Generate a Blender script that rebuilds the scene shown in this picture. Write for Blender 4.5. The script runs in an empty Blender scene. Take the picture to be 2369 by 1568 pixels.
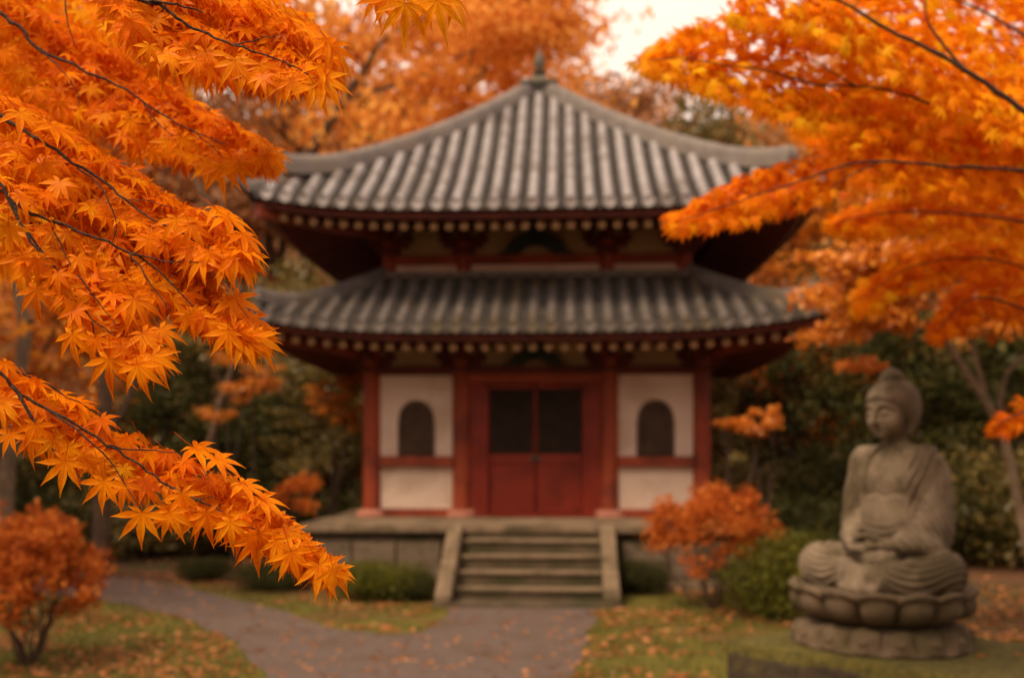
import bpy, bmesh, math, random
import numpy as np
from mathutils import Vector, Matrix
PI = math.pi
rad = math.radians
sc = bpy.context.scene
col = sc.collection
# ------------------------------------------------------------------ camera
H, F, CX, HZ = 2.0, 2303.0, 1184.5, 1045.0      # eye height, focal length, centre and horizon (in a 2369 px wide frame)
cam_d = bpy.data.cameras.new('camera'); cam = bpy.data.objects.new('camera', cam_d); col.objects.link(cam)
cam.location = (0, 0, H); cam.rotation_euler = (rad(90), 0, 0)
cam_d.lens = 35; cam_d.sensor_width = 36; cam_d.shift_y = (HZ-784)/2369.0
cam_d.clip_start = .05; cam_d.clip_end = 600
cam_d.dof.use_dof = True; cam_d.dof.focus_distance = 1.72; cam_d.dof.aperture_fstop = 2.35
cam_d.dof.aperture_blades = 9
sc.camera = cam
def at(px, py, Y): return Vector(((px-CX)/F*Y, Y, H-(py-HZ)/F*Y))
def gnd(px, py):
    Y = F*H/(py-HZ); return ((px-CX)/F*Y, Y)
# ------------------------------------------------------------------ helpers
def tag(o, label=None, cat=None, group=None, kind=None):
    if label: o['label'] = label
    if cat: o['category'] = cat
    if group: o['group'] = group
    if kind: o['kind'] = kind
    return o
def empty(name, loc=(0,0,0), rz=0, **k):
    o = bpy.data.objects.new(name, None); col.objects.link(o); o.empty_display_size = .2
    o.location = loc; o.rotation_euler = (0,0,rz); return tag(o, **k)
def link(name, me, parent=None, **k):
    o = bpy.data.objects.new(name, me); col.objects.link(o); o.parent = parent; return tag(o, **k)
def copy_tree(o, parent=None):
    c = o.copy(); col.objects.link(c); c.parent = parent
    for ch in list(o.children): copy_tree(ch, c)
    return c
class MB:
    def __init__(s): s.v = []; s.f = []; s.m = []
    def add(s, vs, fs, mi=0):
        b = len(s.v); s.v += [tuple(p) for p in vs]; s.f += [tuple(b+i for i in f) for f in fs]; s.m += [mi]*len(fs)
    def box(s, x0,y0,z0,x1,y1,z1, mi=0, M=None):
        vs = [Vector(p) for p in ((x0,y0,z0),(x1,y0,z0),(x1,y1,z0),(x0,y1,z0),(x0,y0,z1),(x1,y0,z1),(x1,y1,z1),(x0,y1,z1))]
        if M is not None: vs = [M @ p for p in vs]
        s.add(vs, [(3,2,1,0),(4,5,6,7),(0,1,5,4),(1,2,6,5),(2,3,7,6),(3,0,4,7)], mi)
    def prism(s, pts, y0, y1, mi=0, axis='y'):           # outline in the xz plane, extruded along y
        n = len(pts)
        mk = (lambda p,y: (p[0],y,p[1])) if axis=='y' else ((lambda p,y: (y,p[0],p[1])) if axis=='x' else (lambda p,y: (p[0],p[1],y)))
        vs = [mk(p,y0) for p in pts]+[mk(p,y1) for p in pts]
        s.add(vs, [tuple(range(n)), tuple(range(2*n-1,n-1,-1))]+[(i,i+n,(i+1)%n+n,(i+1)%n) for i in range(n)], mi)
    def lathe(s, prof, n=24, c=(0,0,0), mi=0, axis='z', cap=True):
        vs = []
        for r,z in prof:
            for k in range(n):
                a = 2*PI*k/n; p = (r*math.cos(a), r*math.sin(a), z)
                if axis=='y': p = (p[0], z, p[1])
                if axis=='x': p = (z, p[0], p[1])
                vs.append((p[0]+c[0],p[1]+c[1],p[2]+c[2]))
        fs = [(i*n+k, i*n+(k+1)%n, (i+1)*n+(k+1)%n, (i+1)*n+k) for i in range(len(prof)-1) for k in range(n)]
        if cap: fs += [tuple(range(n-1,-1,-1)), tuple((len(prof)-1)*n+k for k in range(n))]
        s.add(vs, fs, mi)
    def tube(s, pts, rs, n=6, mi=0):
        pts = [Vector(p) for p in pts]; vs = []
        up = Vector((.13,.31,.94))
        for i,p in enumerate(pts):
            d = (pts[min(i+1,len(pts)-1)]-pts[max(i-1,0)])
            if d.length < 1e-9: d = Vector((0,0,1))
            d.normalize(); a = d.cross(up)
            if a.length < .05: a = d.cross(Vector((1,0,0)))
            a.normalize(); b = d.cross(a); r = rs[i] if hasattr(rs,'__len__') else rs
            for k in range(n):
                t = 2*PI*k/n; vs.append(p+a*(r*math.cos(t))+b*(r*math.sin(t)))
        fs = [(i*n+k, i*n+(k+1)%n, (i+1)*n+(k+1)%n, (i+1)*n+k) for i in range(len(pts)-1) for k in range(n)]
        fs += [tuple(range(n-1,-1,-1)), tuple((len(pts)-1)*n+k for k in range(n))]
        s.add(vs, fs, mi)
    def mesh(s, name, mats, smooth=False, bevel=0, fix=True):
        me = bpy.data.meshes.new(name); me.from_pydata(s.v, [], s.f)
        for m in (mats if isinstance(mats,(list,tuple)) else [mats]): me.materials.append(m)
        me.polygons.foreach_set('material_index', s.m)
        bm = bmesh.new(); bm.from_mesh(me)
        if bevel:
            bmesh.ops.bevel(bm, geom=[e for e in bm.edges if len(e.link_faces)==2 and e.calc_face_angle(0) > .6], offset=bevel, segments=2, affect='EDGES', clamp_overlap=True)
        if fix: bmesh.ops.recalc_face_normals(bm, faces=bm.faces)
        if smooth:
            for f in bm.faces: f.smooth = True
            for e in bm.edges:
                if len(e.link_faces)==2 and e.calc_face_angle(0) > .9: e.smooth = False
        bm.to_mesh(me); bm.free(); me.update(); return me
    def build(s, name, mats, parent=None, smooth=False, bevel=0, loc=None, fix=True, **k):
        o = link(name, s.mesh(name, mats, smooth, bevel, fix), parent, **k)
        if loc: o.location = loc
        return o
def np_mesh(name, V, T, mat, tone=None, vein=None, smooth=False):
    V = np.ascontiguousarray(V, dtype=np.float32); T = np.ascontiguousarray(T, dtype=np.int32); k = T.shape[1]
    me = bpy.data.meshes.new(name); me.vertices.add(len(V)); me.vertices.foreach_set('co', V.ravel())
    me.loops.add(T.size); me.loops.foreach_set('vertex_index', T.ravel())
    me.polygons.add(len(T)); me.polygons.foreach_set('loop_start', np.arange(0, T.size, k, dtype=np.int32))
    try: me.polygons.foreach_set('loop_total', np.full(len(T), k, dtype=np.int32))
    except Exception: pass
    if smooth: me.polygons.foreach_set('use_smooth', np.ones(len(T), dtype=bool))
    me.update(calc_edges=True); me.validate()
    for nm, dat in (('tone',tone),('vein',vein)):
        if dat is not None:
            a = me.attributes.new(nm, 'FLOAT', 'POINT'); a.data.foreach_set('value', np.ascontiguousarray(dat, dtype=np.float32))
    me.materials.append(mat); return me
# ------------------------------------------------------------------ materials
def mat(name):
    m = bpy.data.materials.new(name); m.use_nodes = True; nt = m.node_tree; nt.nodes.clear()
    out = nt.nodes.new('ShaderNodeOutputMaterial'); return m, nt, out
def N(nt, t, **k):
    n = nt.nodes.new(t)
    for a,b in k.items():
        if a in n.inputs: n.inputs[a].default_value = b
        else: setattr(n, a, b)
    return n
def ramp(nt, fac, stops):
    r = nt.nodes.new('ShaderNodeValToRGB'); el = r.color_ramp.elements
    while len(el) < len(stops): el.new(.5)
    for e,(p,c) in zip(el, stops): e.position = p; e.color = (*c, 1)
    nt.links.new(fac, r.inputs[0]); return r.outputs[0]
def noise(nt, scale, detail=4, rough=.55, vec=None, coord='Object', dist=0):
    n = N(nt, 'ShaderNodeTexNoise'); n.inputs['Scale'].default_value = scale; n.inputs['Detail'].default_value = detail
    n.inputs['Roughness'].default_value = rough; n.inputs['Distortion'].default_value = dist
    if vec is None:
        tc = N(nt, 'ShaderNodeTexCoord'); vec = tc.outputs[coord]
    nt.links.new(vec, n.inputs['Vector']); return n.outputs[0]
def mix(nt, fac, a, b, mode='MIX'):
    m = nt.nodes.new('ShaderNodeMix'); m.data_type = 'RGBA'; m.blend_type = mode
    for s, v in ((m.inputs[0],fac),(m.inputs[6],a),(m.inputs[7],b)):
        if isinstance(v,(int,float)): s.default_value = v
        elif isinstance(v,tuple): s.default_value = (*v,1)
        else: nt.links.new(v, s)
    return m.outputs[2]
def surf(name, c1, c2, scale=3, rough=.8, bump=.3, bscale=30, c3=None, scale3=.7, spec=.3, lo=.35, hi=.65, stretch=None):
    m, nt, out = mat(name); vec = None
    if stretch:
        tc = N(nt,'ShaderNodeTexCoord'); mp = N(nt,'ShaderNodeMapping'); mp.inputs['Scale'].default_value = stretch
        nt.links.new(tc.outputs['Object'], mp.inputs[0]); vec = mp.outputs[0]
    c = ramp(nt, noise(nt, scale, 6, .6, vec), [(lo,c1),(hi,c2)])
    if c3:
        f = ramp(nt, noise(nt, scale3, 5, .6), [(.5,(0,0,0)),(.62,(1,1,1))]); c = mix(nt, f, c, c3)
    b = N(nt,'ShaderNodeBsdfPrincipled'); nt.links.new(c, b.inputs['Base Color'])
    b.inputs['Roughness'].default_value = rough; b.inputs['Specular IOR Level'].default_value = spec
    if bump:
        bp = N(nt,'ShaderNodeBump'); bp.inputs['Strength'].default_value = bump; bp.inputs['Distance'].default_value = .02
        nt.links.new(noise(nt, bscale, 5, .6), bp.inputs['Height']); nt.links.new(bp.outputs[0], b.inputs['Normal'])
    nt.links.new(b.outputs[0], out.inputs[0]); return m
def leafmat(name, stops, trans=.45, gloss=.04, vein=0, scale=0, tcol=None):
    m, nt, out = mat(name)
    a = N(nt,'ShaderNodeAttribute'); a.attribute_name = 'tone'; c = ramp(nt, a.outputs['Fac'], stops)
    if vein:
        v = N(nt,'ShaderNodeAttribute'); v.attribute_name = 'vein'
        f = ramp(nt, v.outputs['Fac'], [(.80,(0,0,0)),(1,(vein,)*3)]); c = mix(nt, f, c, mix(nt, 1.0, c, (.62,.42,.3), 'MULTIPLY'))
    if scale:
        f = noise(nt, scale, 5, .6); c = mix(nt, ramp(nt, f, [(.42,(0,0,0)),(.60,(.75,.75,.75))]), c, mix(nt, 1.0, c, (.75,.45,.4), 'MULTIPLY'))
    d = N(nt,'ShaderNodeBsdfDiffuse'); t = N(nt,'ShaderNodeBsdfTranslucent'); g = N(nt,'ShaderNodeBsdfGlossy'); g.inputs['Roughness'].default_value = .38
    nt.links.new(c, d.inputs[0]); nt.links.new(c, t.inputs[0])
    m1 = N(nt,'ShaderNodeMixShader'); m1.inputs[0].default_value = trans; nt.links.new(d.outputs[0], m1.inputs[1]); nt.links.new(t.outputs[0], m1.inputs[2])
    m2 = N(nt,'ShaderNodeMixShader'); m2.inputs[0].default_value = gloss; nt.links.new(m1.outputs[0], m2.inputs[1]); nt.links.new(g.outputs[0], m2.inputs[2])
    nt.links.new(m2.outputs[0], out.inputs[0]); return m
M = {}
M['bark'] = surf('dark_bark', (.035,.02,.014), (.075,.045,.03), 14, .85, .6, 60)
M['bark_pale'] = surf('pale_bark', (.10,.07,.045), (.20,.14,.09), 8, .85, .5, 30)
M['bark_mid'] = surf('brown_bark', (.06,.038,.025), (.12,.075,.045), 6, .9, .6, 25)
M['red'] = surf('vermilion_paint', (.20,.034,.012), (.29,.052,.018), 2.2, .6, .15, 40, (.14,.026,.012), 1.3, stretch=(1,1,.25))
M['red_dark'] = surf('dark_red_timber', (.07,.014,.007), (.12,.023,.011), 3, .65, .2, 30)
M['door'] = surf('door_red_paint', (.165,.016,.006), (.23,.024,.009), 2, .5, .12, 30, (.13,.014,.006), 1.1)
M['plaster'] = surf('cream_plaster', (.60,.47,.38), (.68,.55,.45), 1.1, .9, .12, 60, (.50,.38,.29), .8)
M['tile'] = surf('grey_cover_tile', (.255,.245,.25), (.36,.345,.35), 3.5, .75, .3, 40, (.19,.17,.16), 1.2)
M['pan'] = surf('dark_pan_tile', (.045,.040,.036), (.085,.075,.067), 4, .8, .3, 40)
M['tile_low'] = surf('shaded_brown_tile', (.10,.088,.082), (.155,.138,.128), 3.5, .8, .3, 40, (.10,.08,.05), .9)  # darker copy of the roof tile; the lower roof's shade is painted in
M['ridge'] = surf('ridge_tile', (.125,.11,.102), (.20,.18,.168), 3, .75, .3, 40, (.17,.145,.12), 1.5)
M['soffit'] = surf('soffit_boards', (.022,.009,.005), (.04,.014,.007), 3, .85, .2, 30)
M['cap'] = surf('ochre_rafter_end', (.30,.175,.085), (.40,.245,.12), 4, .7, .1, 40)
M['lattice'] = surf('lattice_wood', (.095,.06,.038), (.15,.095,.062), 6, .8, .2, 50)
M['ochre'] = surf('ochre_plaster_eave_shade', (.30,.20,.105), (.38,.26,.14), 1.6, .9, .12, 60)  # yellow-brown frieze plaster, deepened to carry the shade under the eaves
M['lattice_shaded'] = surf('shaded_lattice', (.025,.016,.010), (.045,.028,.018), 6, .8, .2, 50)  # door lattice; the doorway's shade is put into this darker colour
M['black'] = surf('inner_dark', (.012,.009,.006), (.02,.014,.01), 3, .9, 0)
M['green_black'] = surf('dark_green_carving', (.012,.02,.014), (.03,.04,.025), 6, .7, .3, 30)
M['bronze'] = surf('weathered_bronze', (.06,.06,.045), (.13,.125,.09), 9, .6, .3, 40)
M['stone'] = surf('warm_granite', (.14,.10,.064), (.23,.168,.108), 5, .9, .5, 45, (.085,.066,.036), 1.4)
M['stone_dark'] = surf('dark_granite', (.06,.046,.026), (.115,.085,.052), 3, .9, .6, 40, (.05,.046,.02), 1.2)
M['buddha'] = surf('carved_sandstone', (.14,.11,.075), (.245,.195,.135), 7, .9, .55, 70, (.095,.075,.042), 2.6)
M['lotus'] = surf('aged_sandstone', (.095,.069,.043), (.17,.124,.08), 8, .92, .7, 60, (.10,.078,.04), 3)
M['path'] = surf('gravel', (.070,.052,.044), (.19,.143,.125), 38, .95, .9, 90, (.115,.078,.058), 1.6, lo=.3, hi=.7)
M['litter'] = surf('leaf_litter_soil', (.06,.034,.016), (.15,.065,.026), 7, .95, .6, 30, (.06,.055,.018), .35)
M['lawn'] = surf('mossy_lawn', (.075,.070,.009), (.135,.118,.015), 2.5, .95, .8, 60, (.13,.072,.020), .8)
ORANGE = [(0,(.74,.165,.003)),(.35,(.94,.275,.004)),(.7,(.98,.38,.006)),(1,(.98,.49,.010))]
M['leaf'] = leafmat('orange_maple_leaf', ORANGE, .45, .006, .45, 26)
M['leaf_r'] = leafmat('orange_maple_leaf_soft', [(0,(.66,.13,.003)),(.4,(.92,.29,.005)),(.75,(.98,.44,.008)),(1,(.98,.60,.015))], .48, .005)
M['leaf_far_haze'] = leafmat('hazed_orange_leaf', [(0,(.55,.17,.03)),(.5,(.80,.34,.06)),(1,(.92,.50,.12))], .45, .005)  # orange leaf, muted so the colour carries the distance haze
M['leaf_red'] = leafmat('red_maple_leaf', [(0,(.58,.05,.005)),(.5,(.84,.11,.007)),(1,(.92,.20,.01))], .4, .03)
M['leaf_amber'] = leafmat('amber_leaf', [(0,(.38,.10,.014)),(.5,(.64,.21,.02)),(1,(.82,.36,.04))], .4, .03)
M['leaf_copper_haze'] = leafmat('hazed_copper_leaf', [(0,(.24,.115,.05)),(.5,(.44,.215,.095)),(1,(.64,.35,.16))], .35, .03)  # copper leaf tone with background haze mixed into the colour
M['leaf_olive'] = leafmat('olive_leaf', [(0,(.075,.065,.02)),(.5,(.16,.125,.035)),(1,(.30,.20,.05))], .35, .03)
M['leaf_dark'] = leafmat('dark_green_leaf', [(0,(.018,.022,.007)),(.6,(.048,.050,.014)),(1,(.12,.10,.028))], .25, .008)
M['leaf_topiary'] = leafmat('clipped_green_leaf', [(0,(.035,.042,.006)),(.6,(.105,.105,.014)),(1,(.21,.20,.024))], .3, .01)
M['leaf_coral'] = leafmat('coral_bush_leaf', [(0,(.30,.060,.014)),(.5,(.55,.14,.025)),(1,(.70,.27,.045))], .4, .005)
M['leaf_ground'] = leafmat('fallen_leaf', [(0,(.24,.085,.03)),(.5,(.42,.17,.06)),(1,(.62,.30,.13))], .2, .01)
M['blade'] = leafmat('grass_blade', [(0,(.045,.046,.005)),(.6,(.11,.098,.010)),(1,(.18,.145,.02))], .3, .03)
# moss on stone: green where the face looks up
def moss_stone():
    m, nt, out = mat('mossy_rock')
    g = N(nt,'ShaderNodeNewGeometry'); sx = N(nt,'ShaderNodeSeparateXYZ'); nt.links.new(g.outputs['Normal'], sx.inputs[0])
    n = noise(nt, 4, 6, .65); ad = N(nt,'ShaderNodeMath'); ad.operation = 'MULTIPLY_ADD'; nt.links.new(n, ad.inputs[0]); ad.inputs[1].default_value = 1.5; nt.links.new(sx.outputs[2], ad.inputs[2])
    f = ramp(nt, ad.outputs[0], [(.80,(0,0,0)),(1,(1,1,1))])
    st = ramp(nt, noise(nt, 9, 6, .65), [(.3,(.020,.015,.008)),(.7,(.085,.062,.036))])
    mo = ramp(nt, noise(nt, 22, 5, .6), [(.3,(.04,.038,.007)),(.7,(.13,.108,.014))])
    b = N(nt,'ShaderNodeBsdfPrincipled'); nt.links.new(mix(nt, f, st, mo), b.inputs['Base Color']); b.inputs['Roughness'].default_value = .95
    bp = N(nt,'ShaderNodeBump'); bp.inputs['Strength'].default_value = .7; bp.inputs['Distance'].default_value = .03
    nt.links.new(noise(nt, 35, 5, .6), bp.inputs['Height']); nt.links.new(bp.outputs[0], b.inputs['Normal'])
    nt.links.new(b.outputs[0], out.inputs[0]); return m
M['moss'] = moss_stone()
# ------------------------------------------------------------------ world and sun (overcast, warm)
SUN_EL, SUN_AZ = rad(52), rad(222)      # azimuth clockwise from +Y: behind the camera, a little to the left
w = bpy.data.worlds.new('World'); sc.world = w; w.use_nodes = True; nt = w.node_tree; nt.nodes.clear()
wo = nt.nodes.new('ShaderNodeOutputWorld'); bg = nt.nodes.new('ShaderNodeBackground')
sk = nt.nodes.new('ShaderNodeTexSky'); sk.sky_type = 'NISHITA'; sk.sun_disc = False
sk.sun_elevation = SUN_EL; sk.sun_rotation = SUN_AZ; sk.air_density = 1.0; sk.dust_density = 5; sk.ozone_density = 1
tc = nt.nodes.new('ShaderNodeTexCoord')
cl = N(nt,'ShaderNodeTexNoise'); cl.inputs['Scale'].default_value = 2.2; cl.inputs['Detail'].default_value = 5; nt.links.new(tc.outputs['Generated'], cl.inputs['Vector'])
cloud = ramp(nt, cl.outputs[0], [(.3,(12.0,9.0,6.9)),(.7,(15.8,12.4,10.6))])
nt.links.new(mix(nt, .93, sk.outputs[0], cloud), bg.inputs[0]); bg.inputs[1].default_value = .085
nt.links.new(bg.outputs[0], wo.inputs[0])
sd = bpy.data.lights.new('sun','SUN'); sd.energy = 3.0; sd.angle = rad(20); sd.color = (1,.75,.49)
so = bpy.data.objects.new('sun', sd); col.objects.link(so)
sdir = Vector((math.sin(SUN_AZ)*math.cos(SUN_EL), math.cos(SUN_AZ)*math.cos(SUN_EL), math.sin(SUN_EL)))
so.rotation_euler = sdir.to_track_quat('Z','Y').to_euler(); so.location = sdir*50
sc.view_settings.view_transform = 'Standard'; sc.view_settings.look = 'None'; sc.view_settings.gamma = 1; sc.view_settings.exposure = 0
sc.cycles.use_denoising = True
try: sc.cycles.denoiser = 'OPENIMAGEDENOISE'
except Exception: pass
sc.cycles.max_bounces = 7; sc.cycles.diffuse_bounces = 4; sc.cycles.transmission_bounces = 5; sc.cycles.glossy_bounces = 2
sc.cycles.sample_clamp_indirect = 6
sc.cycles.use_adaptive_sampling = True; sc.cycles.adaptive_threshold = .015
# ================================================================== TEMPLE
BC = (.53, 19.2, 0); BR = rad(-3); P = .93
temple = empty('temple_hall', BC, BR, label='two-roofed wooden temple hall with grey tiled roofs, red pillars and white plaster walls', cat='temple')
BW = 2.73      # half width of the ground floor (pillar centres)
UW = 2.48      # half width of the upper floor
PX = (-2.73,-1.23,1.22,2.73); UX = (-2.48,-1.21,1.19,2.48)
def roof(zt, ze, top, w, sag, lift, mt_cover, mt_pan, name, spacing=.287, rs=1.0, rm='ridge'):
    """one square hipped roof; front slope built at -y, the other three are turned copies"""
    def pz(t): return zt-(zt-ze)*((1+sag)*t-sag*t*t)
    def hw(t): return top+(w-top)*t
    def S(x, t, h=0):
        a = abs(x)/max(hw(t),.01); z = pz(t)+lift*min(a,1.05)**4*t*t
        y = -hw(t); sl = (zt-ze)*((1+sag)-2*sag*t)/max(w-top,.01); n = Vector((0,-sl,1)).normalized()
        return Vector((x, y, z))+n*h
    L = math.hypot(w-top, zt-ze)
    pan = MB(); rows = int(L/.13); nc = 48
    for i in range(rows):                       # stepped courses of pan tiles
        t0, t1 = i/rows, (i+1)/rows
        vs = []
        for t,h in ((t0,.0),(t1,.022),(t1,.0)):
            for k in range(nc+1):
                u = -1+2*k/nc; vs.append(S(u*hw(t), t, h))
        n = nc+1
        pan.add(vs, [(r*n+k, r*n+k+1, (r+1)*n+k+1, (r+1)*n+k) for r in (0,1) for k in range(nc)])
    cov = MB(); K = int(w/spacing); seg = 8
    for k in range(-K, K+1):
        x = k*spacing; t0 = max(0,(abs(x)-top)/(w-top))+.01 if w>top else 0
        if t0 > .96: continue
        nt_ = max(2, int((1.0-t0)*L/.24)); vs = []; rings = 0
        for i in range(nt_):
            for t,r in ((t0+(1-t0)*i/nt_, .072), (t0+(1-t0)*(i+1)/nt_, .086)):
                c = S(x,t); c2 = S(x,min(t+.01,1.01)); d = (c2-c).normalized(); up = Vector((0,0,1)); up = (up-d*up.dot(d)).normalized()
                for q in range(seg):
                    a = PI*q/(seg-1); vs.append(c+Vector((math.cos(a)*r,0,0))+up*(math.sin(a)*r*1.05))
                rings += 1
        cov.add(vs, [(g*seg+q, g*seg+q+1, (g+1)*seg+q+1, (g+1)*seg+q) for g in range(rings-1) for q in range(seg-1)])
        c = S(x,1.0); cov.lathe([(.055,-.02),(.092,-.035),(.092,.05)], 14, (c.x, c.y-.0, c.z-.005), axis='y')
    # drooping pan tile ends between the covers
    for k in range(-K, K):
        x = (k+.5)*spacing; c = S(x,1.0)
        pts = [(-spacing*.31,.03),(-spacing*.31,-.05),(-spacing*.15,-.085),(spacing*.15,-.085),(spacing*.31,-.05),(spacing*.31,.03)]
        cov.prism([(c.x+a,c.z+b-.01) for a,b in pts], c.y-.012, c.y+.02, 1)
    pm = pan.mesh('pan_tiles', mt_pan, fix=False); cm = cov.mesh('cover_tiles', [mt_cover, mt_pan], smooth=True, fix=False)
    r = link(name, pm, temple)
    for q in range(4):
        o = r if q==0 else link('roof_slope', pm, r)
        if q: o.rotation_euler = (0,0,q*PI/2)
        c = link('cover_tile_rows', cm, r); c.rotation_euler = (0,0,q*PI/2)
    # hip ridges
    def hip(q):
        mb = MB(); n = 26
        for (ta,tb,wd,ht,base,kick) in ((0.0,.905,.15,.27,.02,.20),(.89,1.035,.11,.12,.0,.12)):
            wd *= rs; ht *= rs; kick *= .5+.5*rs
            vs = []; prof = [(-wd,-.06),(-wd,ht*.35),(-wd*.8,ht*.38),(-wd*.8,ht*.7),(-wd*.55,ht*.95),(0,ht*1.12),(wd*.55,ht*.95),(wd*.8,ht*.7),(wd*.8,ht*.38),(wd,ht*.35),(wd,-.06)]
            for i in range(n):
                t = ta+(tb-ta)*i/(n-1); h = hw(t); z = pz(min(t,1))+lift*t*t+base + kick*max(0,(i/(n-1)-.72)/.28)**2*(1 if tb<1 else 1.0)
                c = Vector((-h,-h,z)); s2 = Vector((1,-1,0)).normalized()
                for a,b in prof: vs.append(c+s2*a+Vector((0,0,b)))
            m = len(prof)
            mb.add(vs, [(i*m+k,i*m+k+1,(i+1)*m+k+1,(i+1)*m+k) for i in range(n-1) for k in range(m-1)]+[tuple(range(m-1,-1,-1)),tuple((n-1)*m+k for k in range(m))])
            t = tb; h = hw(t)    # end tile
            mb.lathe([(.04,-.02),(wd*1.05,-.02),(wd*1.05,.05)], 12, (-h-.0,-h-.0, z+ht*.4), axis='y')
        o = mb.build('hip_ridge', M[rm], temple, smooth=True); o.rotation_euler = (0,0,q*PI/2)
    for q in range(4): hip(q)
    # fascia, soffit, rafters
    def eave(x, y, dz): # point under the eave edge
        a = abs(x)/w; return ze+lift*min(a,1.02)**4+dz
    return dict(S=S, hw=hw, pz=pz, eave=eave)
def under(w, ze, lift, wall, zw, z1, nraf, rz):
    """red fascia following the eave, dark soffit up to the wall and round rafters with ochre ends"""
    def ez(x): return ze+lift*min(abs(x)/w,1.02)**4
    fa = MB(); n = 40; ws = w-.10
    vs = []
    for i in range(n+1):
        x = -ws+2*ws*i/n; z = ez(x)
        for (y,dz) in ((-ws,-.09),(-ws,-.20),(-ws+.10,-.20),(-ws+.10,-.09)): 
            k = (w-.02-abs(0)) ; vs.append((x if dz>-1 else x, y, z+dz))
    fa.add(vs, [(i*4+k,i*4+(k+1)%4,(i+1)*4+(k+1)%4,(i+1)*4+k) for i in range(n) for k in range(4)])
    fa.add([vs[k] for k in range(4)], [(0,1,2,3)]); fa.add([vs[n*4+k] for k in range(4)], [(0,1,2,3)])
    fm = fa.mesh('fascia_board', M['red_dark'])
    so_ = MB(); vs = []; ms = 10
    for j in range(ms+1):
        s = j/ms; h = (w-.03)+(wall-(w-.03))*s
        for i in range(n+1):
            u = -1+2*i/n; x = u*h; zz = (ez(u*w)-.075)*(1-s)+zw*s; vs.append((x,-h,zz))
    so_.add(vs, [(j*(n+1)+i,j*(n+1)+i+1,(j+1)*(n+1)+i+1,(j+1)*(n+1)+i) for j in range(ms) for i in range(n)])
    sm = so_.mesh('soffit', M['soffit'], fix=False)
    for q in range(4):
        for nm,me in (('fascia_board',fm),('soffit',sm)):
            o = link(nm, me, temple); o.rotation_euler = (0,0,q*PI/2)
    rm = MB(); sp = 2*(w-.5)/(nraf-1); Lr = 1.0
    rm.tube([(0,0,0),(0,1.0,(rz)*1.0)], .052, 10); r_me = rm.mesh('rafter', M['red_dark'], smooth=True)
    cm = MB(); cm.lathe([(.04,-.016),(.062,-.012),(.064,.012)], 16, (0,0,0), axis='y'); c_me = cm.mesh('rafter_end', M['cap'])
    for k in range(nraf):
        x = -(w-.5)+sp*k; 
        o = link('rafter', r_me, temple); o.location = (x, -w+.27, ez(x)-.275)
        c = link('rafter_end', c_me, o); c.location = (0,0,0)
    st = MB()
    for q in (1,2,3):
        R = Matrix.Rotation(q*PI/2,4,'Z')
        for k in range(nraf):
            x = -(w-.5)+sp*k; a = R @ Vector((x,-w+.27,ez(x)-.275)); b = R @ Vector((x,-w+1.27,ez(x)-.275+rz))
            st.tube([a,b], .052, 6); st.tube([a+(a-b)*.02,a+(a-b)*.001], .063, 8, 1)
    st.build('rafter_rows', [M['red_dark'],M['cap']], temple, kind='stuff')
    for sx in (-1,1):            # big corner rafters with a paler red end
        for sy in (-1,1):
            mb = MB(); d = Vector((sx,sy,0)); p1 = d*(w-.12)+Vector((0,0,ez(w)-.30)); p0 = d*(wall-.1)+Vector((0,0,zw-.35))
            side = Vector((-sy,sx,0)).normalized()*.09; up = Vector((0,0,.11))
            vs = [p+a*side+b*up for p in (p0,p1) for a,b in ((-1,-1),(1,-1),(1,1),(-1,1))]
            mb.add(vs, [(0,1,2,3),(4,5,6,7)]+[(i,(i+1)%4,(i+1)%4+4,i+4) for i in range(4)]); mb.build('corner_rafter', M['red'], temple)
UZ, UT = 5.72, 8.88
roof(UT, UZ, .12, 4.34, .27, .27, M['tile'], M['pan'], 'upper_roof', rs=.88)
under(4.34, UZ, .27, UW, 6.02, 0, 34, .22)
LZ, LT = 3.87, 4.95
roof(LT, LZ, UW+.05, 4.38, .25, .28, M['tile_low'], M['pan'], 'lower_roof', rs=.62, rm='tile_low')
under(4.38, LZ, .28, BW, 3.98, 0, 33, .15)
# flashing ridge where the lower roof meets the upper walls
mb = MB(); a = UW+.16
for q in range(4):
    R = Matrix.Rotation(q*PI/2,4,'Z'); mb.box(-a,-a,LT-.06,a-.2,-a+.2,LT+.07, 0, R)
mb.build('roof_collar', M['ridge'], temple, bevel=.02)
# finial
mb = MB(); z = UT
mb.box(-.30,-.30,z+.02,.30,.30,z+.12); mb.box(-.36,-.36,z+.12,.36,.36,z+.17)
mb.lathe([(.26,z+.17),(.25,z+.22),(.20,z+.29),(.10,z+.33),(.07,z+.36),(.12,z+.40),(.15,z+.43),(.10,z+.46),(.055,z+.48),(.09,z+.54),(.105,z+.62),(.075,z+.72),(.03,z+.82),(.012,z+.94)], 20)
mb.build('finial', M['bronze'], temple, smooth=True)
# ---- ground floor
def pillar(x, y, z0, z1, r, base=True):
    mb = MB(); mb.lathe([(r*1.02,z0),(r,z0+.3),(r*.985,z1)], 24, (x,y,0)); o = mb.build('pillar', M['red'], temple, smooth=True)
    if base:
        b = MB(); b.lathe([(r*1.75,z0-.005),(r*1.75,z0+.05),(r*1.45,z0+.11),(r*1.15,z0+.125)], 24, (x,y,0)); b.build('pillar_base', M['stone_red'], o, smooth=True)
    return o
M['stone_red'] = surf('painted_stone', (.30,.12,.085), (.40,.17,.12), 4, .9, .3, 40)
for i,x in enumerate(PX): pillar(x, -BW, P, 3.78, .15)
for sx in (-1,1):
    for y in (-1.22,1.22,2.73): pillar(sx*BW, y, P, 3.78, .15)
for x in (-1.22,1.22): pillar(x, BW, P, 3.78, .15)
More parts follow.
